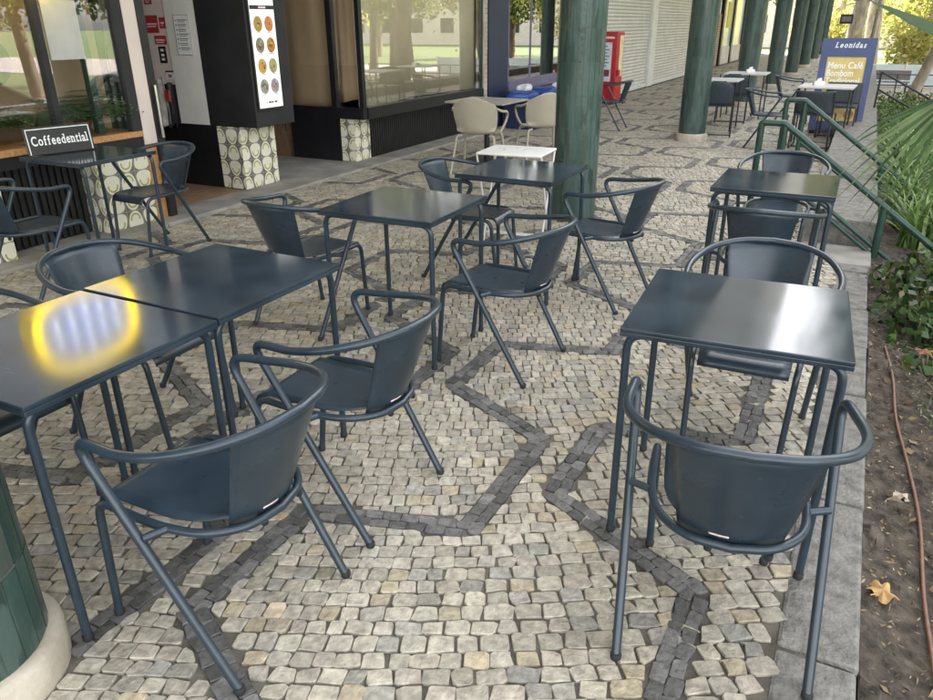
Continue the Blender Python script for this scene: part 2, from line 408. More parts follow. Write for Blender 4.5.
# ------------------------------------------------------------------ light
SUN = Vector((-.50, .62, .78)).normalized()
world = bpy.data.worlds.new('World'); scene.world = world; world.use_nodes = True
wn = world.node_tree; bg = wn.nodes['Background']
sky = wn.nodes.new('ShaderNodeTexSky'); sky.sky_type = 'NISHITA'; sky.sun_disc = False
sky.sun_elevation = math.asin(SUN.z); sky.sun_rotation = math.atan2(SUN.x, SUN.y)
sky.dust_density = 2.5; sky.air_density = 1.0
hs = wn.nodes.new('ShaderNodeHueSaturation'); hs.inputs['Saturation'].default_value = .22
wb = wn.nodes.new('ShaderNodeMix'); wb.data_type = 'RGBA'; wb.blend_type = 'MULTIPLY'; wb.inputs[0].default_value = 1; wb.inputs[7].default_value = (1.02, 1., .97, 1)
wn.links.new(sky.outputs[0], hs.inputs['Color']); wn.links.new(hs.outputs[0], wb.inputs[6]); wn.links.new(wb.outputs[2], bg.inputs['Color'])
bg.inputs['Strength'].default_value = .15
sl = bpy.data.lights.new('sun', 'SUN'); sl.energy = 4.0; sl.angle = R(.5); sl.color = (1, .95, .87)
so = bpy.data.objects.new('sun', sl); COL.objects.link(so); so.rotation_euler = SUN.to_track_quat('Z', 'Y').to_euler()
vs = scene.view_settings; vs.view_transform = 'Standard'; vs.look = 'None'; vs.gamma = 1; vs.use_curve_mapping = False; vs.exposure = 3.0
scene.cycles.use_denoising = True
scene.cycles.max_bounces = 8; scene.cycles.transparent_max_bounces = 16
scene.cycles.sample_clamp_indirect = 6

# ------------------------------------------------------------------ ground
g = MB(); g.add([(-400, -400, -1.06), (400, -400, -1.06), (400, 400, -1.06), (-400, 400, -1.06)], [(0, 1, 2, 3)])
structure(g.build('ground', M['lawn']))
t = MB(); t.box(-9.5, .15, -4, 47, -1.055, -.0085); structure(t.build('terrace_bed', M['joint']))
# cobbles: every stone is modelled
P_ = 1.64
SEG = [((.28, 1.80), (.28, 2.46)), ((.28, 2.46), (-.28, 2.74)), ((-.28, 2.74), (-.28, 3.28)), ((-.28, 3.28), (.28, 3.44))]
def dark_line(x, y):
    """distance from the centre of the nearest basalt meander line"""
    best = np.full(x.shape, 9.)
    seg = SEG
    for k in range(-7, 2):
        pass
    _ = [((.28, 1.80), (.28, 2.46)), ((.28, 2.46), (-.28, 2.74)), ((-.28, 2.74), (-.28, 3.28)), ((-.28, 3.28), (.28, 3.44))]
    for k in range(-7, 2):
        xc = -1.2+.745*k; sh = .62*k
        yy = np.mod(y+sh-1.8, P_)+1.8; xx = x-xc
        for off in (-P_, 0, P_):
            for (ax, ay), (bx, by) in seg:
                dx, dy = bx-ax, by-ay
                t_ = np.clip(((xx-ax)*dx+(yy+off-ay)*dy)/(dx*dx+dy*dy), 0, 1)
                best = np.minimum(best, np.hypot(xx-ax-t_*dx, yy+off-ay-t_*dy))
    return best
COLS = [(-2.088 if k else -1.82, 1.035+5.115*k if k else .655) for k in range(9)]
def warp(u, v):
    a = R(24)
    x = u*math.cos(a)-v*math.sin(a); y = u*math.sin(a)+v*math.cos(a)
    x = x+.10*np.sin(1.3*y+.8*x)+.05*np.sin(3.1*x+1.); y = y+.12*np.sin(1.1*x-.5*y+2.)+.05*np.sin(2.7*x+.6)
    return x, y
def cobbles():
    rows = []
    v = -8.
    while v < 36:
        h = rng.uniform(.055, .070)
        n = int(46/.053); w = rng.uniform(.050, .078, n); ue = -12+np.concatenate([[0], np.cumsum(w)])
        uc = (ue[1:]+ue[:-1])/2
        rows.append(np.stack([uc, np.full(n, v+h/2), w, np.full(n, h)], 1)); v += h
    A = np.concatenate(rows)
    x, y = warp(A[:, 0], A[:, 1])
    keep = (x > -5.05) & (x < .055) & (y > -.3) & (y < 34)
    for cx, cy in COLS: keep &= np.hypot(x-cx, y-cy) > .235
    A = A[keep]; x = x[keep]; y = y[keep]; n = len(A)
    d = dark_line(x, y)
    keep2 = d > .037; A = A[keep2]; x = x[keep2]; y = y[keep2]; n = len(A)
    # basalt setts laid in two files along the meander lines
    ex = []
    for k in range(-7, 2):
        xc = -1.2+.745*k; sh = .62*k
        for q in range(-4, 26):
            for (ax, ay), (bx, by) in SEG:
                L_ = math.hypot(bx-ax, by-ay); m_ = max(3, int(L_/.062)); tx_, ty_ = (bx-ax)/L_, (by-ay)/L_
                for i in range(m_):
                    for sd in (-1, 1):
                        t_ = (i+.5+.25*sd)/m_; ex.append((xc+ax+(bx-ax)*t_-ty_*sd*.021, ay+(by-ay)*t_+tx_*sd*.021+q*P_-sh, L_/m_+.003, .0455, math.atan2(ty_, tx_)))
    EX = np.array(ex); EX = EX[(EX[:, 0] > -5.03) & (EX[:, 0] < .04) & (EX[:, 1] > -.3) & (EX[:, 1] < 34)]
    for cx, cy in COLS: EX = EX[np.hypot(EX[:, 0]-cx, EX[:, 1]-cy) > .24]
    nd = len(EX)
    A = np.concatenate([np.concatenate([A, np.zeros((n, 1))], 1), EX]); isd = np.arange(n+nd) >= n
    x = np.concatenate([x, EX[:, 0]]); y = np.concatenate([y, EX[:, 1]]); n = n+nd
    dark = isd
    base = np.array([.405, .370, .300])[None]*rng.uniform(.70, 1.06, (n, 1))
    base = base*(1+rng.normal(0, .010, (n, 3)))
    yel = rng.random(n) < .08; base[yel] *= np.array([1.0, .94, .82])
    gry = rng.random(n) < .14; base[gry] *= np.array([.80, .83, .88])
    dk = np.array([.115, .112, .107])[None]*rng.uniform(.6, 1.5, (n, 1))
    col = np.where(dark[:, None], dk, base)
    # worn grey patches where traffic has dulled the limestone
    pt = np.sin(1.7*x+.9*y)+np.sin(2.3*y-1.1*x+1.)
    col *= np.where(pt > 1.1, .85, 1.)[:, None]
    def emit_set(sel, ring):
        k = sel.sum(); a = A[sel]
        if ring == 8:
            ca = np.array([-1, -.78, .78, 1, 1, .78, -.78, -1]); cb = np.array([-.74, -1, -1, -.74, .74, 1, 1, .74])
        else:
            ca = np.array([-1, 1, 1, -1]); cb = np.array([-1, -1, 1, 1])
        m = len(ca)
        hw = a[:, 2]/2-rng.uniform(.0006, .0028, k); hh = a[:, 3]/2-rng.uniform(.0006, .0028, k)
        rot = rng.normal(0, .06, k)+np.where(isd[sel], a[:, 4], 0.)
        ju = rng.normal(0, .003, (k, m)); jv = rng.normal(0, .003, (k, m))
        tx, ty = rng.normal(0, .035, k), rng.normal(0, .035, k); zz = rng.normal(0, .0013, k)
        V = []; not_dark_any = True
        for s_, z in ((1.0, -.012), (.98, -.0024), (.92, 0.), (0., .0003)):
            cnt = m if s_ else 1
            lu = (ca[None, :cnt]*hw[:, None]+ju[:, :cnt])*s_; lv = (cb[None, :cnt]*hh[:, None]+jv[:, :cnt])*s_
            U = a[:, 0, None]+lu*np.cos(rot)[:, None]-lv*np.sin(rot)[:, None]
            W = a[:, 1, None]+lu*np.sin(rot)[:, None]+lv*np.cos(rot)[:, None]
            X, Y = warp(U, W)
            X = np.where(isd[sel][:, None], U, X); Y = np.where(isd[sel][:, None], W, Y)
            if not_dark_any and s_:
                # cut the limestone back where it meets a basalt line
                dd = dark_line(X, Y); e_ = .002
                gx = (dark_line(X+e_, Y)-dd)/e_; gy = (dark_line(X, Y+e_)-dd)/e_
                push = np.clip(.046-dd, 0, .05)*(~isd[sel])[:, None]
                X = X+gx*push; Y = Y+gy*push
            Z = z+zz[:, None]+(lu*tx[:, None]+lv*ty[:, None])
            V.append(np.stack([X, Y, Z], -1))
        V = np.concatenate(V, 1); nv = V.shape[1]
        fq = [(r_*m+i, r_*m+(i+1) % m, (r_+1)*m+(i+1) % m, (r_+1)*m+i) for r_ in range(2) for i in range(m)]
        ft = [(2*m+i, 2*m+(i+1) % m, 3*m) for i in range(m)]
        off = (np.arange(k)*nv)
        Q = (np.array(fq)[None]+off[:, None, None]).reshape(-1, 4); Tt = (np.array(ft)[None]+off[:, None, None]).reshape(-1, 3)
        return V.reshape(-1, 3), Q, Tt, np.repeat(col[sel], nv, 0)
    near = y < 9.5
    parts = [emit_set(near, 8), emit_set(~near, 4)]
    Vs, Qs, Ts, Cs = [], [], [], []; o = 0
    for V, Q, Tt, C in parts:
        Vs.append(V); Qs.append(Q+o); Ts.append(Tt+o); Cs.append(C); o += len(V)
    V = np.concatenate(Vs); Q = np.concatenate(Qs); Tt = np.concatenate(Ts); C = np.concatenate(Cs)
    me = bpy.data.meshes.new('cobble_paving')
    me.vertices.add(len(V)); me.vertices.foreach_set('co', V.astype(np.float32).ravel())
    nl = Q.size+Tt.size; me.loops.add(nl); me.loops.foreach_set('vertex_index', np.concatenate([Q.ravel(), Tt.ravel()]).astype(np.int32))
    npoly = len(Q)+len(Tt); me.polygons.add(npoly)
    ls = np.concatenate([np.arange(len(Q))*4, Q.size+np.arange(len(Tt))*3]).astype(np.int32)
    me.polygons.foreach_set('loop_start', ls)
    me.polygons.foreach_set('use_smooth', np.zeros(npoly, bool))
    me.update(calc_edges=True); me.validate()
    at = me.attributes.new('col', 'FLOAT_COLOR', 'POINT')
    at.data.foreach_set('color', np.concatenate([C, np.ones((len(C), 1))], 1).astype(np.float32).ravel())
    me.materials.append(M['stone'])
    ob = bpy.data.objects.new('cobble_paving', me); COL.objects.link(ob); structure(ob)
cobbles()
# far paving past the last modelled stones
f = MB(); f.box(-5.05, .06, 34.05, 47, -.010, -.002); structure(f.build('far_pavement', M['slab']))
# kerb: long granite stones with open joints
k = MB(); y = -1.
while y < 6.0:
    L_ = random.uniform(.55, .95); L_ = min(L_, 6.1-y)
    k.box(.062+random.uniform(-.004, .004), .272+random.uniform(-.006, .006), y+.006, y+L_-.006, -.5, random.uniform(-.004, .006)); y += L_
    if 6.1-y < .15: break
structure(k.build('kerb', M['granite'], bevel=.012))
k = MB(); k.box(-.2, .28, 5.62, 6.12, -.4, .012); structure(k.build('stone_step', M['slab'], bevel=.012))
k = MB(); y = 6.15
while y < 30:
    k.box(-.22, .29, y+.004, y+1.19, -.9, .20); y += 1.2
structure(k.build('terrace_edge', M['granite'], bevel=.015))
k = MB(); y = 1.3
while y < 16:
    k.box(-5.46, -5.055, y+.004, y+.996, -.3, .026+random.uniform(-.003, .003)); y += 1.
structure(k.build('stone_plinth', M['slab'], bevel=.008))
# soil bank falling from the kerb to the park
S = []
for i in range(41):
    yy = -1+i*.45; row = []
    for j in range(26):
        xx = .275+j*.11
        z = -.05-.05*(xx-.27)-.36*max(0, xx-.75)+.018*math.sin(7*xx+3*yy)+.02*math.sin(5.1*yy+1.3*xx)
        z = max(z, -1.05)
        row.append((xx, yy, z))
    S.append(row)
structure(MB().grid(S, flip=True).build('soil_bank', M['soil']))
SOIL_N = [(rng.uniform(6, 60), rng.uniform(6, 60), rng.uniform(0, 6), rng.uniform(.5, 1)) for _ in range(26)]
Yg = np.arange(.2, 6.6, .022); Xg = np.arange(.278, 1.7, .022)
XX, YY = np.meshgrid(Xg, Yg)
ZZ = -.05-.05*(XX-.27)-.36*np.maximum(0, XX-.75)+.018*np.sin(7*XX+3*YY)+.02*np.sin(5.1*YY+1.3*XX)+.006
for fx, fy, ph, am in SOIL_N: ZZ += .0032*am*np.sin(fx*XX+ph)*np.sin(fy*YY+1.7*ph)
ZZ += rng.normal(0, .0035, ZZ.shape)+.014*(rng.random(ZZ.shape) > .975)
structure(MB().grid(np.stack([XX, YY, ZZ], -1).tolist(), smooth=False, flip=True).build('loose_soil', M['soil']))
def soil_z(x, y): return max(-1.05, -.05-.05*(x-.27)-.36*max(0, x-.75)+.018*math.sin(7*x+3*y)+.02*math.sin(5.1*y+1.3*x))
s = MB(); s.add([(3.1, -20, -1.052), (5.6, -20, -1.052), (5.6, 17.2, -1.052), (3.1, 17.2, -1.052)], [(0, 1, 2, 3)]); structure(s.build('park_path', M['plaza']))
s = MB(); s.add([(-40, 17.2, -1.045), (6.4, 17.2, -1.045), (6.4, 30.2, -1.045), (60, 30.2, -1.045), (60, 46, -1.045), (-40, 46, -1.045)], [(0, 1, 2, 5), (2, 3, 4, 5)]); structure(s.build('plaza', M['plaza']))
s = MB(); s.add([(6.6, -40, -1.056), (11.5, -40, -1.056), (11.5, 29, -1.056), (6.6, 29, -1.056)], [(0, 1, 2, 3)]); structure(s.build('road', M['asphalt']))

# ------------------------------------------------------------------ navy tube chair
def make_chair():
    root = empty('terrace_chair')
    n = M['navy']; r = .0128
    A = {s_: Vector((.262*s_, .130, .672)) for s_ in (-1, 1)}
    F = {s_: Vector((.239*s_, -.254, .0)) for s_ in (-1, 1)}
    half = smooth_path([(.262, .130, .672), (.277, .0, .674), (.268, -.13, .690), (.213, -.252, .714), (.115, -.328, .730), (0, -.352, .735)], 6)
    rimc = [Vector((-p.x, p.y, p.z)) for p in half]+list(reversed(half))[1:]
    low = {s_: A[s_]+(F[s_]-A[s_])*.18 for s_ in (-1, 1)}
    # bend: keep the rim path but start a little behind the corner so the fillet can turn
    mid = [p for p in rimc if p.y < .0]
    path = fillet([low[-1], A[-1], mid[0]], .042, 7, .75)+mid[1:-1]+fillet([mid[-1], A[1], low[1]], .042, 7, .75)
    MB().tube(path, r, 12).build('rim', n, root)
    for s_ in (-1, 1):
        q = F[s_]+(A[s_]-F[s_])*.012
        lg = MB().tube([F[s_]+Vector((0, 0, .006)), low[s_]], r, 12).build('leg', n, root)
        MB().lathe([(.0132, 0), (.0150, .004), (.0150, .016), (.0133, .020)], F[s_], 12).build('foot_cap', M['rubber'], lg)
    ring = [(.176, .254, 0), (.186, .205, .42), (.196, .05, .42)]
    side = fillet([Vector((.1775, .246, .07)), Vector((.187, .210, .42)), Vector((.196, .05, .42))], .065)
    rest = smooth_path([(.196, .05, .42), (.194, -.05, .42), (.168, -.155, .42), (.098, -.228, .42), (0, -.252, .42)], 5)
    hp = side[1:-1]+rest
    bot = side[1]
    full = hp+[Vector((-p.x, p.y, p.z)) for p in reversed(hp)][1:]
    MB().tube(full, .0118, 12).build('seat_frame', n, root)
    for s_ in (-1, 1):
        ft = Vector((.176*s_, .254, 0)); tp = Vector((bot.x*s_, bot.y, bot.z))
        lg = MB().tube([ft+Vector((0, 0, .006)), tp], .0118, 12).build('leg', n, root)
        MB().lathe([(.0125, 0), (.0140, .004), (.0140, .016), (.0125, .020)], ft, 12).build('foot_cap', M['rubber'], lg)
    for s_ in (-1, 1):
        MB().tube([(.192*s_, -.055, .42), (.2515*s_, -.028, .42)], .0105, 10).build('stretcher', n, root)
    P = []
    ys = [-.212, -.205, -.19, -.165, -.13, -.09, -.04, .02, .08, .14, .19, .212, .226, .236, .240]
    for y in ys:
        t_ = max(0, min(1, (-.0-y)/.213)); hw = .164*math.sqrt(max(.02, 1-t_**2.2))
        if y > .19: hw = .166-.004*(y-.19)/.05
        z = .427-.004*max(0, 1-((y-.02)/.2)**2)
        if y > .2: z = .427-[.004, .014, .030, .046][[.212, .226, .236, .240].index(y)]
        P.append([(hw*u, y, z-.004*(1-u*u) if y < .2 else z) for u in (-1, -.75, -.5, -.25, 0, .25, .5, .75, 1)])
    MB().grid(P).build('seat', M['navy_seat'], root, solid=.003)
    def plate(u, v, off=0.):
        top = Vector((.168*u, -.350+.066*u*u, .728-.006*u*u)); btm = Vector((.124*u, -.2365+.050*u*u, .417))
        p = btm.lerp(top, v); p.y -= off; return p
    b = MB().grid([[plate(j/8-1, i/10) for j in range(17)] for i in range(11)]).build('backrest', M['navy_seat'], root, solid=.003)
    MB().grid([[plate(-.42+.36*j/6, v, .0028) for j in range(7)] for v in (.085, .108)]).build('sticker', M['sticker'], b, solid=.0006)
    for x in (-.05, .09):
        MB().lathe([(.008, -.018), (.010, -.014), (.010, 0)], (x, -.235, .41), 10).build('stacking_bumper', M['rubber'], root)
    return root
def make_table():
    root = empty('cafe_table')
    tb = MB(); tb.box(-.3117, .3117, -.3106, .3106, .738, .75)
    for x0, x1, y0, y1 in ((-.3117, .3117, -.3106, -.3026), (-.3117, .3117, .3026, .3106), (-.3117, -.3037, -.3025, .3025), (.3037, .3117, -.3025, .3025)): tb.box(x0, x1, y0, y1, .723, .7379)
    tb.build('tabletop', M['navy_top'], root, bevel=.003)
    for sx in (-1, 1):
        for sy in (-1, 1):
            foot = Vector((.2935*sx, (.276)*sy, 0))
            p = fillet([foot+Vector((0, 0, .006)), Vector((.2935*sx, .276*sy, .7225)), Vector((.0, .276*sy, .7225))], .055)
            lg = MB().tube(p, .0125, 12).build('leg', M['navy'], root)
            MB().lathe([(.013, 0), (.0148, .004), (.0148, .018), (.013, .022)], foot, 12).build('foot_cap', M['rubber'], lg)
    return root
chair0 = make_chair(); table0 = make_table()
TABLES = [
 (-.212, 2.301, 3.2, 'navy table nearest the stone kerb, its top shining pale green on one side'),
 (-1.939, 3.113, 1.4, 'navy table standing alone in the middle of the paving'),
 (-1.766, 4.215, -.6, 'navy table beside the tiled column, in front of the white folding table'),
 (-.328, 4.473, .1, 'navy table by the stair railing with a chair tucked in on each side'),
 (-1.927, 1.181, 90, 'navy joined table with the yellow ring reflected on its top'),
 (-1.937, 1.820, 90, 'plain dark navy joined table, beyond the seam from the yellow reflection'),
 (-4.74, 3.46, 0, 'dark table by the cafe window carrying the black lettered sign'),
]
for i, (x, y, a, lab) in enumerate(TABLES):
    o = table0 if i == 0 else copy_tree(table0)
    o.location = (x, y, 0); o.rotation_euler = (0, 0, R(a)); tag(o, lab, 'table', 'navy terrace tables')
CHAIRS = [
 (-1.404, 1.176, 91.3, 'foreground navy armchair drawn up to the yellow lit table, seen from behind'),
 (-1.422, 1.812, 90.3, 'navy armchair at the plain joined table, seen from behind beyond the foreground one'),
 (-2.446, 1.866, -89.8, 'navy armchair behind the dark joined table, its curved back shining with pale streaks'),
 (-2.47, 1.20, -90, 'navy armchair mostly hidden under the yellow lit table at the edge of the view'),
 (-4.50, 2.80, 2, 'dark armchair on the near side of the table with the lettered sign'),
 (-4.64, 3.86, 178, 'navy armchair between the lettered sign table and the cafe doorway'),
 (-2.60, 3.155, -3, 'navy armchair turning its back to the joined tables, shop side of the middle table'),
 (-1.41, 3.11, 86.9, 'navy armchair on the park side of the middle table, seen half from behind'),
 (-2.17, 4.33, -88, 'navy armchair with glinting inner back, shop side of the table by the column'),
 (-1.265, 4.25, 80.6, 'navy armchair just in front of the green column base, turned to the table beside it'),
 (-.21, 2.87, 180.7, 'navy armchair on the far side of the green shining table, facing the viewer'),
 (-.13, 1.78, 11.2, 'navy armchair nearest the kerb, its curved back towards the viewer'),
 (-.33, 4.09, 1, 'navy armchair on the near side of the railing table, seen from behind'),
 (-.37, 5.34, 180, 'navy armchair on the far side of the railing table below the green handrail'),
 (-1.05, 11.1, -88, 'dark tube armchair seen side on between the column row and the stair railing'),
 (-1.0, 14.1, -88, 'dark tube armchair seen side on just beyond the other one by the blue menu board'),
 (-3.57, 12.0, 92, 'dark tube armchair standing alone in front of the red machine'),
]
for i, (x, y, a, lab) in enumerate(CHAIRS):
    o = chair0 if i == 0 else copy_tree(chair0)
    o.location = (x, y, 0); o.rotation_euler = (0, 0, R(a)); tag(o, lab, 'chair', 'navy tube armchairs')
for x, a, lab in ((-1.75, 200, 'tiny dark chair far off just above the menu board, nearer the columns'), (-.75, 170, 'tiny dark chair far off just above the menu board, nearer the lamp post')):
    o = copy_tree(chair0); o.location = (x, 38, -.002); o.rotation_euler = (0, 0, R(a)); tag(o, lab, 'chair', 'distant terrace chairs')

# ------------------------------------------------------------------ columns
def make_column(ring=True):
    root = empty('tiled_column'); rows_ = 18
    m = MB(); n = 24; rad = .19; z0 = .105 if ring else .0; rowh = .255
    for j in range(rows_):
        for i in range(n):
            a0 = 2*PI*(i+.045)/n; a1 = 2*PI*(i+.955)/n
            zz0 = z0+j*rowh+.003; zz1 = z0+(j+1)*rowh-.003
            rr = rad+random.uniform(-.0012, .0012)
            vs_ = []
            for z in (zz0, zz1):
                for k_ in range(4):
                    a = a0+(a1-a0)*k_/3; vs_.append((rr*math.cos(a), rr*math.sin(a), z))
            for z in (zz0, zz1):
                for k_ in (0, 3):
                    a = a0+(a1-a0)*k_/3; vs_.append(((rr-.004)*math.cos(a), (rr-.004)*math.sin(a), z))
            b = random.uniform(.72, 1.3); c = (.027*b, .056*b, .048*b)
            if random.random() < .15: c = (.045, .060, .050)
            m.add(vs_, [(0, 1, 5, 4), (1, 2, 6, 5), (2, 3, 7, 6), (8, 0, 4, 10), (3, 9, 11, 7)], False, 0, c)
    m.build('tile_cladding', M['glaze'], root)
    MB().lathe([(.1875, .10 if ring else -.01), (.1875, 4.61)], n=48).build('core', M['grout'], root)
    if ring: MB().lathe([(.222, -.012), (.222, .086), (.214, .098), (.196, .104), (.18, .104)], n=40).build('base_ring', M['ring'], root)
    return root
column0 = make_column()
CLAB = ['thick green tiled column cut off by the corner of the view in the foreground', 'green tiled column behind the middle chairs, most worn and flaking',
 'third green tiled column from the foreground, standing clear on its stone ring', 'green tiled column behind the far cafe tables, fourth from the foreground',
 'green tiled column fifth from the foreground', 'green tiled column sixth from the foreground', 'green tiled column seventh from the foreground',
 'green tiled column eighth from the foreground', 'smallest and farthest green tiled column of the row']
for i, (x, y) in enumerate(COLS):
    o = column0 if i == 0 else (make_column(False) if i == 1 else copy_tree(column0))
    o.location = (x, y, 0); o.rotation_euler = (0, 0, i*.7); o.scale = (1.10, 1.10, 1) if i == 0 else (1, 1, 1); tag(o, CLAB[i], 'column', 'green tiled columns of the arcade')

# ------------------------------------------------------------------ arcade building
bld = empty('arcade_building', (-5, 10, 0), 0, 'pale storeys of the arcade building carried over the walkway by the columns', 'building')
def part(mb, name, m, parent, **kw):
    """mesh given in world coordinates, parented to a thing that has an unrotated location"""
    o = mb.build(name, m, parent, **kw)
    top = parent
    off = Vector((0, 0, 0))
    while top: off += Vector(top.location); top = top.parent
    o.location = -off
    return o
part(MB().box(-12, -1.75, -9, 46, 4.62, 14.5), 'upper_storeys', M['plaster'], bld)
part(MB().box(-12, -1.70, -9.2, 46.2, 4.60, 4.618), 'soffit', M['soffit'], bld)  # out of view; raised to let more skylight reach the shopfronts
part(MB().box(-9.2, -9, -9, 46, -.02, 4.598), 'rear_wall', M['dark_inside'], bld)
f = MB(); f.box(-5.40, -5.29, -9, 46, 2.62, 4.598); part(f, 'fascia', M['plaster'], bld)
for bx_ in ((-5.5, -5.28, -9, 1.2, -.3, 2.618), (-5.5, -5.28, 15.35, 16.55, -.3, 2.618), (-9, -5.5, 29.3, 29.5, 0, 2.6)): part(MB().box(*bx_), 'wall', M['plaster'], bld)
part(MB().box(-9, -5.06, -9, 46, -.3, -.012), 'floor', M['slab'], bld)

# ---- cafe front with the big window
cf = empty('cafe_shopfront', (-5.3, 3.4, 0), 0, 'cafe window with dark frames, wooden sill and patterned tile piers by the lettered sign table', 'shopfront')
for y0, y1 in ((2.55, 3.08), (3.86, 4.36)):
    part(MB().box(-5.52, -5.24, y0, y1, .02, .641), 'tile_pier', M['tile'], cf, uv=True)
m = MB()
def ribs(m, y0, y1, x, z0, z1, p=.055):
    y = y0
    m.box(x-.03, x-.012, y0, y1, z0, z1)
    while y < y1-.03: m.box(x-.012, x+.008, y, y+.034, z0, z1); y += p
ribs(m, 3.085, 3.855, -5.42, .03, .62); ribs(m, 1.2, 2.545, -5.42, .03, .62)
part(m, 'ribbed_riser', M['black'], cf)
part(MB().box(-5.62, -5.245, 1.2, 4.36, .642, .728), 'sill', M['black'], cf)
part(MB().box(-5.70, -5.24, 1.2, 4.358, .73, .775), 'wooden_counter', M['wood'], cf)
part(MB().box(-5.42, -5.262, 4.362, 4.50, .028, .66), 'wood_panel', M['wood'], cf)
for y0, y1 in ((2.30, 2.35), (3.615, 3.665), (4.27, 4.36)): part(MB().box(-5.30, -5.235, y0, y1, .776, 2.618), 'mullion', M['black_matt'], cf)
part(MB().box(-5.36, -5.30, 4.005, 4.06, .79, 2.6), 'green_strip', M['green_rail'], cf)  # slim upright green strip just behind the pane
part(MB().box(-5.272, -5.264, 1.2, 4.27, .786, 2.618), 'window_pane', M['glass'], cf)
part(MB().box(-5.34, -5.236, 4.361, 4.49, .662, 2.618), 'pink_post', M['pink_white'], cf)
part(MB().box(-5.34, -5.225, 4.491, 4.565, .028, 2.618), 'door_post', M['black'], cf)
part(MB().tube([(-5.20, 4.53, .70), (-5.20, 4.53, 1.12)], .013), 'door_handle', M['chrome'], cf)
part(MB().box(-5.80, -5.78, 1.2, 4.5, .0, 2.6), 'interior_wall', M['tan_room'], cf)
part(MB().box(-8.9, -5.78, 4.57, 4.60, .0, 2.6), 'inner_partition', M['dark_inside'], cf)
part(MB().box(-7.3, -5.10, 4.57, 5.66, -.01, .022), 'threshold', M['wood_floor'], cf)
# doorway jamb facing the viewer
part(MB().box(-7.6, -6.205, 5.672, 5.70, 1.02, 2.618), 'stickered_panel', M['pink_white'], cf)
part(MB().box(-6.20, -5.803, 5.657, 5.70, .645, 2.618), 'white_panel', M['white_panel'], cf)
part(MB().box(-6.9, -5.725, 5.66, 5.71, .024, .643), 'lower_panel', M['black'], cf)
part(MB().box(-7.6, -6.205, 5.673, 5.70, .645, 1.018), 'dark_panel', M['dark_inside'], cf)  # flat dark slab, flush under the stickered panel
part(MB().box(-5.724, -5.42, 5.662, 6.165, .028, .638), 'tile_pier', M['tile'], cf, uv=True)
# stickers on the jamb, one by one
def sheet(name, x0, x1, z0, z1, m, lab, cat, grp=None, y=5.670):
    o = empty(name, ((x0+x1)/2, y, z0), 0, lab, cat, grp)
    part(MB().box(x0, x1, y-.003, y-.0005, z0, z1), 'sheet', m, o)
    return o
st_ = [(-6.46, -6.36, 1.76, 1.84, 'red'), (-6.49, -6.32, 1.50, 1.66, 'red'), (-6.30, -6.22, 1.54, 1.64, 'red'), (-6.40, -6.24, 1.395, 1.475, 'red'), (-6.37, -6.27, 1.22, 1.375, 'black'), (-6.32, -6.21, 1.07, 1.15, 'cream')]
SL = ['small red sticker topmost on the pinkish panel', 'largest square red sticker on the pinkish panel', 'narrow red sticker beside the large square one', 'wide red sticker below the large square one', 'black notice with pale blocks on the pinkish panel', 'small cream label with a dark top, lowest on the pinkish panel']
for (x0, x1, z0, z1, c), lab in zip(st_, SL):
    o = sheet('sticker', x0, x1, z0, z1, M['red_print'] if c == 'red' else (M['sign_black'] if c == 'black' else M['sticker']), lab, 'sticker', 'stickers in the cafe doorway')
    if c == 'black':
        b_ = MB()
        for z in (1.245, 1.285, 1.33): b_.box(x0+.03, x1-.03, 5.664, 5.6665, z, z+.022)
        part(b_, 'print', M['paper'], o)
    elif c == 'cream':
        part(MB().box(x0, x1, 5.664, 5.6665, z1-.016, z1), 'print', M['ink'], o)
        part(MB().box(x0+.03, x1-.03, 5.664, 5.6665, z0+.015, z0+.045), 'print', M['grey_ink'], o)
    else:
        b_ = MB(); b_.box(x0+.02, x1-.02, 5.664, 5.6665, (z0+z1)/2-.006, (z0+z1)/2+.006); b_.box(x0+.02, x1-.035, 5.664, 5.6665, (z0+z1)/2-.026, (z0+z1)/2-.018)
        part(b_, 'print', M['sticker'], o)
nx0, nx1, nz0, nz1 = -6.085, -5.885, 1.30, 1.66
o = sheet('notice', nx0, nx1, nz0, nz1, M['paper'], 'framed paper notice with lines of text on the white doorway panel', 'notice', y=5.653)
b_ = MB(); y = 5.648
for x0, x1, z0, z1 in ((nx0, nx1, nz1-.004, nz1), (nx0, nx1, nz0, nz0+.004), (nx0, nx0+.004, nz0+.004, nz1-.004), (nx1-.004, nx1, nz0+.004, nz1-.004)): b_.box(x0, x1, y, y+.002, z0, z1)
part(b_, 'border', M['grey_ink'], o)
b_ = MB()
for i in range(7):
    z = nz1-.05-i*.042; b_.box(nx0+.05, nx1-.02-.03*(i % 3)/2, y, y+.002, z, z+.009); b_.box(nx0+.055, nx1-.05, y, y+.002, z-.014, z-.008); b_.box(nx0+.022, nx0+.036, y, y+.002, z-.006, z+.008)
part(b_, 'print', M['grey_ink'], o)
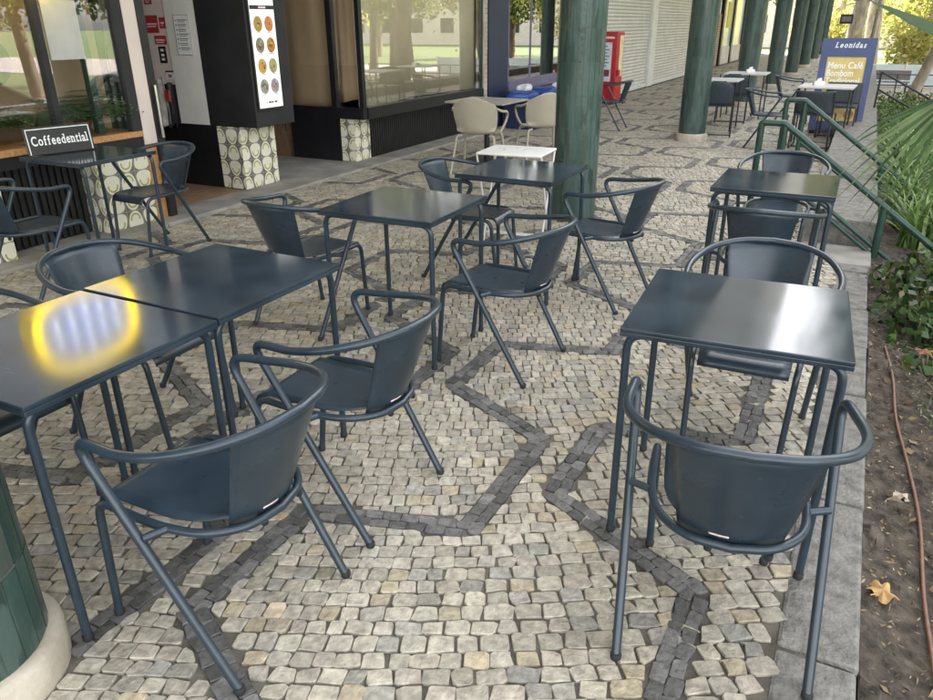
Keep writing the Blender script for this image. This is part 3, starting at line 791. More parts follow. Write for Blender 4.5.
# grey jacket hanging and dark bag
def cloth(x0, x1, z0, z1, y, amp, seed):
    rs = random.Random(seed); ph = [rs.uniform(0, 6) for _ in range(4)]; P = []
    for i in range(14):
        v = i/13; row = []
        for j in range(16):
            u = j/15; w = .75+.25*math.sin(v*2.2)
            row.append(((x0+x1)/2+(u-.5)*(x1-x0)*w, y-amp*(.6+.4*v)*(1+math.sin(9*u+ph[0]+1.5*v))-amp*.5*math.sin(17*u+ph[1]), z1-(z1-z0)*v+.02*math.sin(5*u+ph[2])))
        P.append(row)
    return MB().grid(P)
o = cloth(-6.52, -6.30, .62, 1.08, 5.63, .025, 3).build('hanging_jacket', M['grey_cloth'], None, solid=.004); tag(o, 'grey cloth jacket hanging in the cafe doorway below the stickers', 'jacket')
o = cloth(-6.36, -6.21, .60, 1.02, 5.655, .02, 5).build('hanging_bag', M['black_matt'], None, solid=.004); tag(o, 'dark bag hanging beside the grey jacket in the doorway', 'bag')
MB().box(-6.29, -6.235, 5.585, 5.60, .86, .97).build('patch', M['red_print'], o)

# ---- things behind the cafe window
def fern(name, x, y, z, r_, n, lab, grp, pot=True):
    root = empty(name, (x, y, z), 0, lab, 'plant', grp)
    if pot: MB().lathe([(.045, 0), (.065, .09), (.07, .10), (.058, .10)], n=16).build('pot', M['terracotta'], root)
    m = MB(); rs = random.Random(hash(lab) % 999 if False else int(x*100)+int(y*50))
    for i in range(n):
        a = rs.uniform(0, 2*PI); L_ = r_*rs.uniform(.6, 1.1); rise = rs.uniform(.4, 1.25)
        pp = [Vector((math.cos(a)*L_*t_, math.sin(a)*L_*t_, .09+L_*rise*(t_*1.3-t_*t_*1.05))) for t_ in (0, .25, .5, .75, 1)]
        side = Vector((-math.sin(a), math.cos(a), 0))
        for k_ in range(1, 9):
            t_ = k_/8.; q = min(3, int(t_*4-.001)); p = pp[q].lerp(pp[q+1], t_*4-q); wl = .055*math.sin(PI*min(1, t_*.85+.12))*r_/.25
            for sd in (-1, 1):
                d = (side*sd+Vector((math.cos(a), math.sin(a), 0))*.5).normalized(); tip = p+d*wl*1.3+Vector((0, 0, -.01)); w_ = Vector((math.cos(a), math.sin(a), .2))*.010
                g_ = rs.uniform(.7, 1.4)
                m.add([p-w_, p+w_, tip], [(0, 1, 2)], False, 0, (.055*g_, .13*g_, .04*g_))
    m.build('foliage', M['leaf_dark'], root)
    return root
fern('potted_fern', -5.50, 4.02, .776, .46, 60, 'leafy fern behind the cafe window nearest the doorway', 'ferns in the cafe window')
fern('potted_fern', -5.50, 3.66, .776, .38, 48, 'leafy fern behind the cafe window just past the lettered sign', 'ferns in the cafe window')
fern('potted_fern', -5.50, 3.22, .776, .34, 36, 'leafy fern behind the cafe window, half behind the sign and farthest from the door', 'ferns in the cafe window')
o = MB().box(-5.290, -5.286, 3.72, 4.0, 1.34, 1.74).build('poster', M['paper']); tag(o, 'plain pale sheet of paper taped inside the cafe window', 'poster')
# dark plaque with a round cream disc inside the window
o = empty('hanging_plaque', (-5.36, 3.22, 1.36), 0, 'dark shaped plaque with a cream lettered disc at the edge of the cafe window', 'sign')
m = MB(); pr = []
for i in range(28):
    a = 2*PI*i/28; rr = .20*(1+.18*math.cos(2*a+.4)+.10*math.cos(3*a)); pr.append((rr*math.cos(a)*.9, rr*math.sin(a)*1.15))
vv = [(.0, a, b) for a, b in pr]+[(.02, a, b) for a, b in pr]
m.add(vv, [tuple(range(28))[::-1], tuple(range(28, 56))]+[(i, (i+1) % 28, 28+(i+1) % 28, 28+i) for i in range(28)])
m.build('board', M['sign_black'], o)
d = MB().lathe([(.06, 0), (.06, .004)], n=24).build('disc', M['ring'], o); d.rotation_euler = (0, PI/2, 0); d.location = (.021, .02, -.10)
text_mesh('EN', .055, 'lettering', M['ink'], d, (0, -.03, .006), (0, 0, PI/2), .002)
# lit ring sign over the window, the source of the yellow reflection
rs_ = empty('ring_light', (-5.24, 3.47, 2.12), 0, 'lit sign over the cafe window with a glowing yellow rim around pale tubes', 'lit sign')
pts = []
for i in range(48):
    a = 2*PI*i/48; ca, sa = math.cos(a), math.sin(a)
    pts.append((.05, .43*math.copysign(abs(ca)**.75, ca), .32*math.copysign(abs(sa)**.75, sa)))
MB().tube(pts+pts[:1], .032, 10).build('yellow_rim', emit('yellow_neon', (1., .70, .01), 1.25), rs_)
inn = [(y_*.93, z_*.92) for _, y_, z_ in pts]
m = MB(); vv = [(.03, a, b) for a, b in inn]+[(.0, a, b) for a, b in inn]
m.add(vv, [tuple(range(48)), tuple(range(48, 96))[::-1]]+[(i, (i+1) % 48, 48+(i+1) % 48, 48+i) for i in range(48)]); m.build('diffuser', emit('pale_diffuser', (.55, .60, .9), .20), rs_)
for i in range(5):
    y_ = -.26+.13*i; h_ = .22-.05*abs(i-2)
    MB().tube([(.055, y_, -h_), (.055, y_, h_)], .016, 8).build('tube', emit('white_tube', (.8, .86, 1.), .5), rs_)

# ---- menu lightbox
ml = empty('menu_lightbox', (-5.5, 5.9, .65), 0, 'tall black box with a lit menu of dishes, above the patterned tile pier', 'menu display')
part(MB().box(-5.80, -5.175, 5.655, 6.215, .645, 2.618), 'housing', M['black_matt'], ml, bevel=.006)
part(MB().box(-5.175, -5.160, 5.685, 6.06, .80, 2.25), 'screen_frame', M['black'], ml)
scr = part(MB().box(-5.160, -5.154, 5.705, 6.035, .825, 2.22), 'screen', emit('lit_menu_screen', (.86, .88, .80), .09), ml)
part(MB().box(-5.1538, -5.152, 5.705, 6.035, 1.70, 1.735), 'dark_strip', M['ink'], ml)
part(MB().box(-5.1518, -5.1505, 5.82, 5.92, 1.708, 1.727), 'print', M['sticker'], ml)
dishes = [((.55, .22, .06), (.30, .34, .08)), ((.60, .14, .08), (.62, .30, .10)), ((.16, .15, .10), (.36, .32, .22)), ((.62, .36, .05), (.34, .07, .05)),
          ((.60, .27, .05), (.55, .42, .16)), ((.48, .42, .26), (.30, .33, .10)), ((.20, .20, .18), (.42, .40, .34)), ((.22, .16, .22), (.50, .47, .48))]
for i, (c1, c2) in enumerate(dishes):
    yy = 5.795 if i % 2 == 0 else 5.945; zz = 1.575-.185*(i//2)
    pm = mat('dish_print', c1, .5, col2=c2, scale=26)
    pl = MB().lathe([(.060, 0), (.060, .0015)], n=24).build('dish_picture', pm, ml); pl.rotation_euler = (0, PI/2, 0); pl.location = Vector((-5.1535, yy, zz))-Vector(ml.location); pl.scale = (1.15, 1, 1)
    rim = MB().lathe([(.034, 0), (.026, .0012), (.02, .0012)], n=20).build('dish_picture', mat('dish_print_b', c2, .5, col2=c1, scale=40), ml); rim.rotation_euler = (0, PI/2, 0); rim.location = Vector((-5.152, yy+.006, zz-.008))-Vector(ml.location)
    fd = MB()
    for q in range(9):
        a_ = random.uniform(0, 6.28); r0 = random.uniform(.004, .034); r1 = random.uniform(.005, .013); cc_ = random.choice([c1, c2, (.5, .45, .3), (.12, .16, .04), (.45, .06, .03), (.6, .5, .12), (.18, .09, .05)])
        cy, cz = yy+.002+r0*math.cos(a_), zz+r0*math.sin(a_)
        fd.add([(-5.1505+.0001*q, cy+r1*math.cos(k_*.9)*random.uniform(.7, 1.2), cz+r1*math.sin(k_*.9)*random.uniform(.7, 1.2)) for k_ in range(7)], [tuple(range(7))], False, 0, tuple(c*.9 for c in cc_))
    part(fd, 'dish_topping', M['litter'], ml)
    bb = MB(); bb.box(-5.1538, -5.1528, yy-.04, yy+.035, zz-.078, zz-.072); part(bb, 'caption', M['grey_ink'], ml)
bb = MB()
for a, b in ((5.80, 5.81), (5.83, 5.865), (5.87, 5.90), (5.915, 5.955)): bb.box(-5.1538, -5.1525, a, b, .865, .882)
part(bb, 'caption', M['ink'], ml)

# ---- second front with door and blind covered window
cw = empty('curtained_shopfront', (-5.3, 8.5, 0), 0, 'shopfront with brown curtained door and a long window whose beige blind mirrors the park', 'shopfront')
part(MB().box(-5.56, -5.36, 7.515, 7.84, .028, .528), 'tile_pier', M['tile'], cw, uv=True)
fr = MB()
for x0, x1 in ((-6.36, -6.30), (-5.64, -5.565), (-5.235, -5.18)): fr.box(x0, x1, 7.48, 7.545, .66, 2.618)
fr.box(-5.61, -5.18, 7.47, 7.55, .532, .66)
part(fr, 'return_frame', M['black'], cw)
part(MB().box(-6.299, -5.641, 7.525, 7.530, .66, 2.618), 'door_pane', M['glass'], cw)
part(MB().box(-5.564, -5.236, 7.525, 7.530, .662, 2.618), 'return_pane', M['glass'], cw)
part(MB().box(-6.30, -5.57, 7.50, 7.56, .024, .656), 'door', M['black'], cw)
part(cloth(-6.5, -5.60, .60, 2.6, 7.64, .022, 11), 'curtain', M['curtain'], cw, solid=.003)
part(cloth(-5.66, -5.28, .72, 2.6, 7.66, .022, 12), 'curtain', M['curtain'], cw, solid=.003)
part(MB().tube([(-6.32, 7.42, .35), (-6.38, 7.42, 1.1)], .014), 'door_handle', M['black'], cw)
part(MB().box(-8.5, -6.38, 7.60, 7.64, .0, 2.6), 'inner_wall', M['wood_floor'], cw)
part(MB().box(-8.4, -5.06, 6.17, 7.50, -.01, .024), 'threshold', M['slab'], cw)
part(MB().box(-5.30, -5.165, 7.555, 10.70, .532, .662), 'sill', M['black'], cw)
m = MB(); ribs(m, 7.845, 10.70, -5.38, .028, .53, .05); part(m, 'ribbed_riser', M['black'], cw)
part(MB().box(-5.215, -5.207, 7.551, 10.66, .663, 2.618), 'window_pane', M['glass_tan'], cw)
P = []
for i in range(2):
    row = []
    for j in range(60):
        yy = 7.56+j*(3.1/59)
        zb = .672+(.012*math.sin(2.2*yy)+.008*math.sin(5.1*yy+1)) if i == 0 else 2.6
        row.append((-5.30+.012*math.sin(3.3*yy), yy, zb))
    P.append(row)
part(MB().grid(P), 'blind', M['blind'], cw, solid=.002)
part(MB().box(-5.24, -5.19, 10.661, 10.70, .663, 2.618), 'frame_end', M['black'], cw)
mp_ = MB()
for i in range(36):
    for j in range(2): mp_.box(-5.222+random.uniform(0, .006), -5.18, 10.712+j*.07, 10.776+j*.07, .3+i*.064, .359+i*.064)
mp_.box(-5.3, -5.222, 10.70, 10.868, .02, 2.618)
part(mp_, 'mosaic_strip', M['ring'], cw)

# ---- dark blue shop
nb = empty('blue_shopfront', (-5.2, 13, 0), 0, 'dark blue shopfront with mirror-like windows behind the beige chairs', 'shopfront')
part(MB().box(-5.32, -5.17, 10.87, 11.60, .028, 2.618), 'pilaster', M['navy_wall'], nb)
part(MB().box(-5.32, -5.185, 11.601, 15.35, .028, .545), 'lower_panel', M['navy_wall'], nb)
part(MB().box(-5.32, -5.14, 11.601, 15.35, .547, .70), 'sill', M['purple_sill'], nb)
part(MB().box(-5.225, -5.217, 11.66, 15.35, .702, 2.618), 'window_pane', M['glass_dark'], nb)
part(MB().box(-5.28, -5.18, 11.602, 11.66, .702, 2.618), 'window_frame', M['purple_sill'], nb)
for y_ in (12.62, 14.2): part(MB().box(-5.25, -5.205, y_, y_+.03, .702, 2.618), 'mullion', M['purple_sill'], nb)
part(MB().box(-6.4, -6.38, 10.9, 15.35, .7, 2.6), 'display_back', M['dark_inside'], nb)

# ---- roller shutters
def shutter(y0, y1, lab):
    root = empty('roller_shutter', (-5.2, (y0+y1)/2, 0), 0, lab, 'shutter', 'closed roller shutters')
    P = []; z = .03
    prof = []
    while z < 2.6:
        prof += [(-5.215, z), (-5.195, z+.012), (-5.190, z+.036), (-5.197, z+.058), (-5.215, z+.070)]; z += .075
    P = [[(x, y0, zz) for x, zz in prof], [(x, y1, zz) for x, zz in prof]]
    part(MB().grid(P, smooth=False, flip=False), 'slat_curtain', M['shutter'], root)
    part(MB().box(-5.23, -5.17, y0, y1, .0, .075), 'bottom_bar', M['white_metal'], root)
    return root
shutter(16.56, 20.62, 'closed beige roller shutter behind the red machine')
shutter(21.16, 29.2, 'closed beige roller shutter beyond the white post, partly behind the third column')
o = MB().box(-5.28, -5.12, 20.64, 21.14, 0, 2.62).build('shutter_post', M['white_metal'], bevel=.01); tag(o, 'white metal post standing between the two closed shutters', 'post')
o = MB().box(-6.2, -5.25, 29.9, 31.7, 0, 1.85).build('brick_pier', M['brick'], uv=True); tag(o, 'red brick pier at the end of the closed shutters', 'brick wall')
fs = empty('far_shopfront', (-5.3, 38, 0), 0, 'bright far shop windows with black posts and yellow panels seen between the columns', 'shopfront')
part(MB().box(-6.1, -5.3, 29.95, 31.6, 1.86, 2.62), 'cream_panel', M['plaster'], fs)
for y_ in (31.9, 34.5, 37.5, 41, 45): part(MB().box(-5.34, -5.2, y_, y_+.35, 0, 2.62), 'black_post', M['black'], fs)
part(MB().box(-5.3, -5.28, 32.25, 45, .65, 2.62), 'pane', M['glass_pale'], fs)
part(MB().box(-5.34, -5.25, 32.25, 45, .0, .648), 'lower_wall', M['plaster'], fs)
yl = mat('yellow_panel', (.60, .50, .06), .6)
for y_ in (33.2, 38.5): part(MB().box(-5.275, -5.262, y_, y_+.9, 1.35, 2.3), 'yellow_panel', yl, fs)

# ------------------------------------------------------------------ sign on the table
sg = empty('table_sign', (-4.93, 3.40, .751), R(76), None, None)
tag(sg, 'black sign with white border and lettering standing on the table by the window', 'sign')
tilt = Matrix.Rotation(R(-8), 3, 'X')
bd = MB().obox((0, 0, .095), .45, .012, .185).build('board', M['sign_black'], sg, bevel=.004); bd.rotation_euler = (R(-7), 0, 0)
b_ = MB()
for x0, x1, z0, z1 in ((-.212, .212, .170, .1755), (-.212, -.2065, .008, .170), (.2065, .212, .008, .170)): b_.box(x0, x1, -.0085, -.0065, z0, z1)
b_.build('border', M['white_paint'], bd)
serif_text('Coffeedential', .375, .088, 'lettering', M['white_paint'], bd, (0, -.008, .066), (PI/2, 0, 0), .0012, gap=.13)
st2 = MB().box(-.12, .12, .012, .07, .0, .008).build('stand', M['sign_black'], sg)

# ------------------------------------------------------------------ far seats with floor runners
def make_sled(square):
    root = empty('runner_chair')
    for s_ in (-1, 1):
        x = .235*s_
        p = fillet([(x, .22, .44), (x, .24, .012), (x, -.22, .012), (x*.98, -.17, .45), (x*.95, -.27, .78 if not square else .745)], .03, 4)
        MB().tube(p, .0105, 8).build('side_frame', M['teal_tube'], root)
    MB().tube([(-.235, -.02, .012), (.235, -.02, .012)], .009, 8).build('stretcher', M['teal_tube'], root)
    MB().box(-.225, .225, -.19, .23, .432, .462).build('seat', M['fabric_dark'], root, bevel=.01)
    P = []
    top = .745 if square else .79
    for i in range(9):
        v = i/8; z = .46+(top-.46)*v
        hw = .222 if square else .222*math.sqrt(max(.1, 1-max(0, (v-.62)/.40)**2.2))
        P.append([(hw*u, -.175-.09*v-.03*(1-u*u), z) for u in (-1, -.6, -.2, .2, .6, 1)])
    MB().grid(P).build('backrest', M['fabric_dark'], root, solid=.018)
    return root
sr = make_sled(False); ss = make_sled(True)
for base, x, y, a, lab in ((sr, -1.88, 11.9, 8, 'dark round backed chair on runners just past the third column, nearer the viewer'), (sr, -1.92, 13.65, 6, 'dark round backed chair on runners behind the first one past the third column'),
                           (ss, -.50, 11.2, -4, 'dark square backed chair behind the stair railing with its back to the viewer'), (ss, -.24, 12.42, 176, 'dark square backed chair in front of the yellow poster of the blue board')):
    o = base if base.get('label') is None else copy_tree(base)
    o.location = (x, y, 0); o.rotation_euler = (0, 0, R(a)); tag(o, lab, 'chair', 'dark chairs on runners')
def make_far_table():
    root = empty('pale_topped_table')
    MB().box(-.35, .35, -.35, .35, .725, .75).build('tabletop', mat('white_laminate', (.50, .50, .49), .35, var=.06), root, bevel=.004)
    for sx in (-1, 1):
        for sy in (-1, 1): MB().tube([(.32*sx, .32*sy, 0), (.32*sx, .32*sy, .724)], .012, 8).build('leg', M['teal_tube'], root)
    return root
ft0 = make_far_table()
for i, (x, y, a, lab) in enumerate(((-2.05, 12.72, 0, 'pale topped table just past the third column'), (-1.85, 14.55, 0, 'pale topped table with a napkin box, behind the nearer pale one'), (-.43, 11.95, -3, 'pale topped table in front of the blue menu board'))):
    o = ft0 if i == 0 else copy_tree(ft0)
    o.location = (x, y, 0); o.rotation_euler = (0, 0, R(a)); tag(o, lab, 'table', 'pale topped far tables')
for x, y, lab in ((-1.80, 14.5, 'small white napkin box on the farther pale table'), (-.55, 11.9, 'small white napkin box on the table before the blue board')):
    o = empty('napkin_box', (x, y, .7505), .3, lab, 'napkin box', 'napkin boxes')
    MB().box(-.07, .07, -.05, .05, 0, .055).build('box', M['white_metal'], o, bevel=.006)
    MB().add([(-.04, -.01, .055), (.04, .012, .055), (.03, .0, .10), (-.02, -.005, .09)], [(0, 1, 2, 3)]).build('napkin', M['paper'], o, solid=.003)

# ------------------------------------------------------------------ blue menu board
ab = empty('menu_board', (-.27, 12.75, 0), R(3), 'blue standing menu board with a yellow poster, lettered Leonidas on its head', 'menu board')
lean = empty('panel', (0, 0, .05)); lean.parent = ab; lean.rotation_euler = (R(-7), 0, 0)
W_, H_ = .72, 1.30
fb = MB()
fb.box(-W_/2, W_/2, -.02, .02, H_-.255, H_); fb.box(-W_/2, W_/2, -.02, .02, 0, .14)
fb.box(-W_/2, -W_/2+.10, -.02, .02, .14, H_-.255); fb.box(W_/2-.10, W_/2, -.02, .02, .14, H_-.255)
lean_o = fb.build('frame', M['sign_blue'], ab); lean_o.location = (0, 0, .05); lean_o.rotation_euler = (R(-7), 0, 0)
bpy.data.objects.remove(lean)
pm = mat('yellow_poster_print', (.50, .36, .10), .45, col2=(.62, .48, .17), scale=5)
ps = MB().box(-W_/2+.10, W_/2-.10, -.008, .01, .14, H_-.255).build('poster', pm, lean_o)
sw = MB()
for i, (px_, pz, r_) in enumerate(((.08, .33, .10), (.14, .28, .06), (-.02, .30, .07))): sw.lathe([(r_, 0), (r_*.9, .003)], (0, 0, 0), 20) if False else None
cmat = mat('chocolate_print', (.16, .06, .02), .5, col2=(.40, .24, .08), scale=16)
for px_, pz, r_ in ((.10, .45, .045), (.05, .30, .11), (.16, .24, .07)):
    d = MB().lathe([(r_, 0), (r_*.95, .002)], n=20).build('picture', cmat if r_ < .1 else mat('cream_print', (.58, .46, .20), .5, col2=(.48, .30, .10), scale=10), ps)
    d.rotation_euler = (PI/2, 0, 0); d.location = (px_, -.0085-.002*(r_ < .1), pz)
serif_text('Leonidas', .40, .105, 'lettering', M['white_paint'], lean_o, (.02, -.0215, H_-.13), (PI/2, 0, 0), .002, .22, .2)
for i, l in enumerate(('Menu Café', 'Bombom', 'Tradicional')):
    t_ = text_mesh(l, .128, 'lettering', M['white_paint'], ps, (-.245, -.0095, .885-.108*i), (PI/2, 0, 0), .0022, .06, 'LEFT', 1.0)
    xs_ = [v.co.x for v in t_.data.vertices]; t_.scale.x = (.47, .36, .46)[i]/(max(xs_)-min(xs_))
fb = MB(); fb.box(-W_/2, W_/2, -.015, .015, 0, 1.25); bk = fb.build('rear_leg', M['sign_blue'], ab); bk.location = (0, .48, .02); bk.rotation_euler = (R(14), 0, 0)
for x in (-.3, .3): MB().lathe([(.03, 0), (.04, .02), (.03, .05)], (x, 0, 0), 12).build('foot', M['rubber'], ab)

# ------------------------------------------------------------------ red machine
vm = empty('red_machine', (-4.78, 15.9, 0), R(-8), 'narrow red vending machine with a pale panel in front of the closed shutter', 'vending machine')
MB().box(-.23, .23, -.17, .17, .03, 1.40).build('cabinet', M['red'], vm, bevel=.02)
MB().box(-.13, .12, -.176, -.171, .45, 1.20).build('panel', mat('pale_blue_print', (.46, .52, .62), .4, col2=(.70, .72, .76), scale=9), vm)
b_ = MB()
for i in range(7): b_.box(-.10, .02+.05*(i % 2), -.179, -.1765, .74+i*.062, .765+i*.062)
b_.build('print', mat('blue_grey_print', (.16, .2, .3), .5), vm)
b_ = MB(); b_.box(-.1, .09, -.1785, -.1765, .55, .68); b_.build('print', mat('dark_print', (.05, .04, .06), .5, col2=(.3, .05, .06), scale=30), vm)
MB().box(-.16, .16, -.176, -.171, 1.27, 1.31).build('stripe', M['sticker'], vm)
MB().box(.231, .238, -.06, .12, .55, 1.33).build('side_strip', mat('yellow_white_side', (.7, .6, .35), .4), vm)  # plain yellow-white strip along the cabinet side
MB().obox((.26, -.10, .62), .05, .08, .12).build('coin_slot', M['red'], vm, bevel=.01)
MB().obox((.22, -.20, .10), .12, .12, .10).build('tray', M['red'], vm, bevel=.02)

# ------------------------------------------------------------------ beige plastic chairs, grey table, white folding table
def make_beige():
    root = empty('beige_chair')
    P = []
    for i in range(15):
        v = i/14; row = []
        for j in range(13):
            u = j/6-1
            if v < .45:
                q = v/.45; hw = .20+.02*q; p = (hw*u, .22-.42*q, .445-.02*math.sin(PI*q)+.03*u*u*(q))
            else:
                q = (v-.45)/.55; hw = .225+.035*math.sin(PI*q*.8)-.075*max(0, q-.6)
                z = .445+.40*q; y_ = -.20-.10*q+.10*u*u*(1-.35*q)-.0
                if q > .8: z -= .09*(u*u)*((q-.8)/.2)
                p = (hw*u, y_, z+.02*u*u*(1-q))
            row.append(p)
        P.append(row)
    MB().grid(P).build('shell', M['beige_plastic'], root, solid=.012, sub=1)
    for s_ in (-1, 1):
        p = smooth_path([(.245*s_, -.20, .72), (.285*s_, -.10, .685), (.30*s_, .05, .665), (.29*s_, .13, .62), (.265*s_, .12, .53), (.225*s_, .06, .44)], 5)
        MB().tube(p, .014, 8).build('armrest', M['beige_plastic'], root)
        for y0, y1 in ((.17, .25), (-.17, -.27)):
            MB().tube(fillet([(.16*s_, y0*.9, .42), (.215*s_, y0, .415), (.265*s_, y1, 0)], .04, 4), .014, 8).build('leg', M['beige_plastic'], root)
    return root
bc = make_beige()
for i, (x, y, a, lab) in enumerate(((-3.78, 7.72, 10, 'beige plastic armchair seen from behind, nearer the shop window'), (-3.36, 8.55, 40, 'beige plastic armchair beside the tiled column, its rounded back highest'))):
    o = bc if i == 0 else copy_tree(bc); o.location = (x, y, 0); o.rotation_euler = (0, 0, R(a)); tag(o, lab, 'chair', 'beige plastic armchairs')
gt = empty('pedestal_table', (-4.02, 8.42, 0), R(-2), 'grey square table on a black pedestal between the beige chairs', 'table')
MB().box(-.39, .39, -.36, .36, .70, .72).build('tabletop', mat('pale_laminate', (.33, .31, .275), .4, var=.1), gt, bevel=.006)
MB().tube([(0, 0, .02), (0, 0, .70)], .035, 12).build('pedestal', M['black'], gt)
MB().box(-.25, .25, -.25, .25, 0, .02).build('base_plate', M['black'], gt, bevel=.006)
wt = empty('folding_table', (-2.22, 5.22, 0), R(4), 'small white folding table with worn marks on its top, in front of the beige chairs', 'table')
tt = MB().box(-.25, .25, -.26, .15, .684, .702).build('tabletop', M['white_metal'], wt, bevel=.008)
b_ = MB()
for i in range(7):
    b_.obox((random.uniform(-.16, .16), random.uniform(-.14, .05), .7026), random.uniform(.006, .03), random.uniform(.004, .012), .001, Matrix.Rotation(random.uniform(0, 3), 3, 'Z'))
b_.build('worn_mark', M['grey_ink'], tt)
for s_ in (-1, 1):
    MB().tube([(.25*s_, -.24, .683), (.25*s_, .02, .0)], .0075, 8).build('leg', M['white_metal'], wt)
    MB().tube([(.235*s_, .14, .683), (.235*s_, -.14, .0)], .0075, 8).build('leg', M['white_metal'], wt)
MB().tube([(-.25, -.0, .05), (.25, -.0, .05)], .0075, 8).build('stretcher', M['white_metal'], wt)
MB().tube([(-.235, -.11, .07), (.235, -.11, .07)], .0075, 8).build('stretcher', M['white_metal'], wt)

# bags on the blue sill
def bag(name, c, sx, sy, sz, m, lab, seed):
    rs = random.Random(seed); V = []; F_ = []
    a, b = 10, 14
    P = []
    for i in range(a+1):
        th = PI*i/a; row = []
        for j in range(b+1):
            ph = 2*PI*(j % b)/b
            w = 1+.12*math.sin(3*ph+seed)+.10*math.sin(5*ph+2*th+seed)
            se = lambda q: math.copysign(abs(q)**.6, q)
            row.append((c[0]+sx*se(math.cos(ph))*math.sin(th)**.6*w, c[1]+sy*se(math.sin(ph))*math.sin(th)**.6*w, c[2]+sz*(1+se(math.cos(th)))*(1+.08*math.sin(4*ph+seed))))
        P.append(row)
    o = MB().grid(P, flip=True).build(name, m); tag(o, lab, 'bag', 'bags piled by the blue shopfront')
    return o
o = MB().box(-5.13, -4.55, 11.3, 13.2, -.0, .42).build('storage_bench', M['navy_wall'], bevel=.02); tag(o, 'dark bench under the blue shop window holding the bags', 'bench')
bag('plastic_bag', (-4.84, 11.45, .421), .20, .34, .08, M['blue_bag'], 'blue plastic bag on the dark bench, nearest the pilaster', 1)
bag('plastic_bag', (-4.82, 12.35, .421), .20, .34, .08, M['blue_bag'], 'blue plastic bag on the dark bench, nearest the column', 2)
bag('plastic_bag', (-4.84, 11.55, .56), .10, .16, .055, M['white_bag'], 'crumpled white bag lying on the blue bags', 3)
bag('plastic_bag', (-4.80, 13.05, .421), .12, .18, .09, M['white_bag'], 'grey white bundle beside the tiled column', 4)

# ------------------------------------------------------------------ stair railings
def railing(y, lab):
    root = empty('stair_railing', (0, y, 0), 0, lab, 'railing', 'green stair railings')
    r = .024
    top = fillet([(-.615, 0, .0), (-.615, 0, .885), (-.455, 0, .885), (.70, 0, .055), (1.6, 0, -.60)], [.02, .03, .0], 4)
    MB().tube(top, r, 12).build('handrail', M['green_rail'], root)
    MB().tube([(-.45, 0, 0), (-.45, 0, .875)], r*.92, 12).build('post', M['green_rail'], root)
    MB().tube([(.30, 0, -1.0), (.30, 0, .335)], r*1.15, 12).build('post', M['green_rail'], root)
    MB().tube([(.98, 0, -1.1), (.98, 0, -.16)], r*1.15, 12).build('post', M['green_rail'], root)
    for dz in (.31, .37): MB().tube([(-.45, 0, .885-dz), (.70, 0, .055-dz), (1.2, 0, -.305-dz)], .017, 8).build('lower_rail', M['green_rail'], root)
    return root
railing(6.03, 'nearer green stair handrail, in front of the palm leaves')
railing(7.94, 'farther green stair handrail, in front of the blue menu board')
o = empty('far_railing', (.35, 15, 0), 0, 'thin dark sloping handrail behind the menu board above the clipped hedge', 'railing')
for dz in (0, .28): MB().tube([(-.1, 0, .78-dz), (.9, -.4, .28-dz), (1.3, -.55, .08-dz)], .016, 8).build('handrail', M['teal_tube'], o)
MB().tube([(-.1, 0, .0), (-.1, 0, .78)], .018, 8).build('post', M['teal_tube'], o)
MB().tube([(1.3, -.55, -1.0), (1.3, -.55, .08)], .018, 8).build('post', M['teal_tube'], o)

# ------------------------------------------------------------------ planting
def leaf_quads(m, P, N, size, cols, asp=.5, fold=.0):
    """append pointed leaves (rhombus of 4 points) at points P with random orientation"""
    n = len(P)
    d = rng.normal(size=(n, 3)); d /= np.linalg.norm(d, axis=1)[:, None]
    if N is not None: d = d*.8+N; d /= np.linalg.norm(d, axis=1)[:, None]
    e = np.cross(d, rng.normal(size=(n, 3))); e /= np.linalg.norm(e, axis=1)[:, None]+1e-9
    s_ = size*rng.uniform(.6, 1.3, n)[:, None]
    V = np.stack([P-d*s_*.5, P+e*s_*asp*.5-d*s_*.05, P+d*s_*.5, P-e*s_*asp*.5-d*s_*.05], 1).reshape(-1, 3)
    b = len(m.v); m.v += list(map(tuple, V.tolist()))
    m.f += [(b+4*i, b+4*i+1, b+4*i+2, b+4*i+3) for i in range(n)]; m.sm += [False]*n; m.mi += [0]*n
    m.c += [tuple(c) for c in np.repeat(cols, 4, 0).tolist()]
def leaf_cols(n, pal, spread=.25):
    pal = np.array(pal); return pal[rng.integers(0, len(pal), n)]*rng.uniform(1-spread, 1+spread, (n, 1))
YEL = [(.52, .47, .15), (.46, .45, .14), (.34, .38, .11), (.58, .50, .18)]
GRN = [(.05, .11, .018), (.075, .14, .022), (.10, .16, .03), (.035, .08, .015)]
MIX = [(.16, .20, .03), (.10, .15, .025), (.28, .27, .04), (.07, .12, .02)]
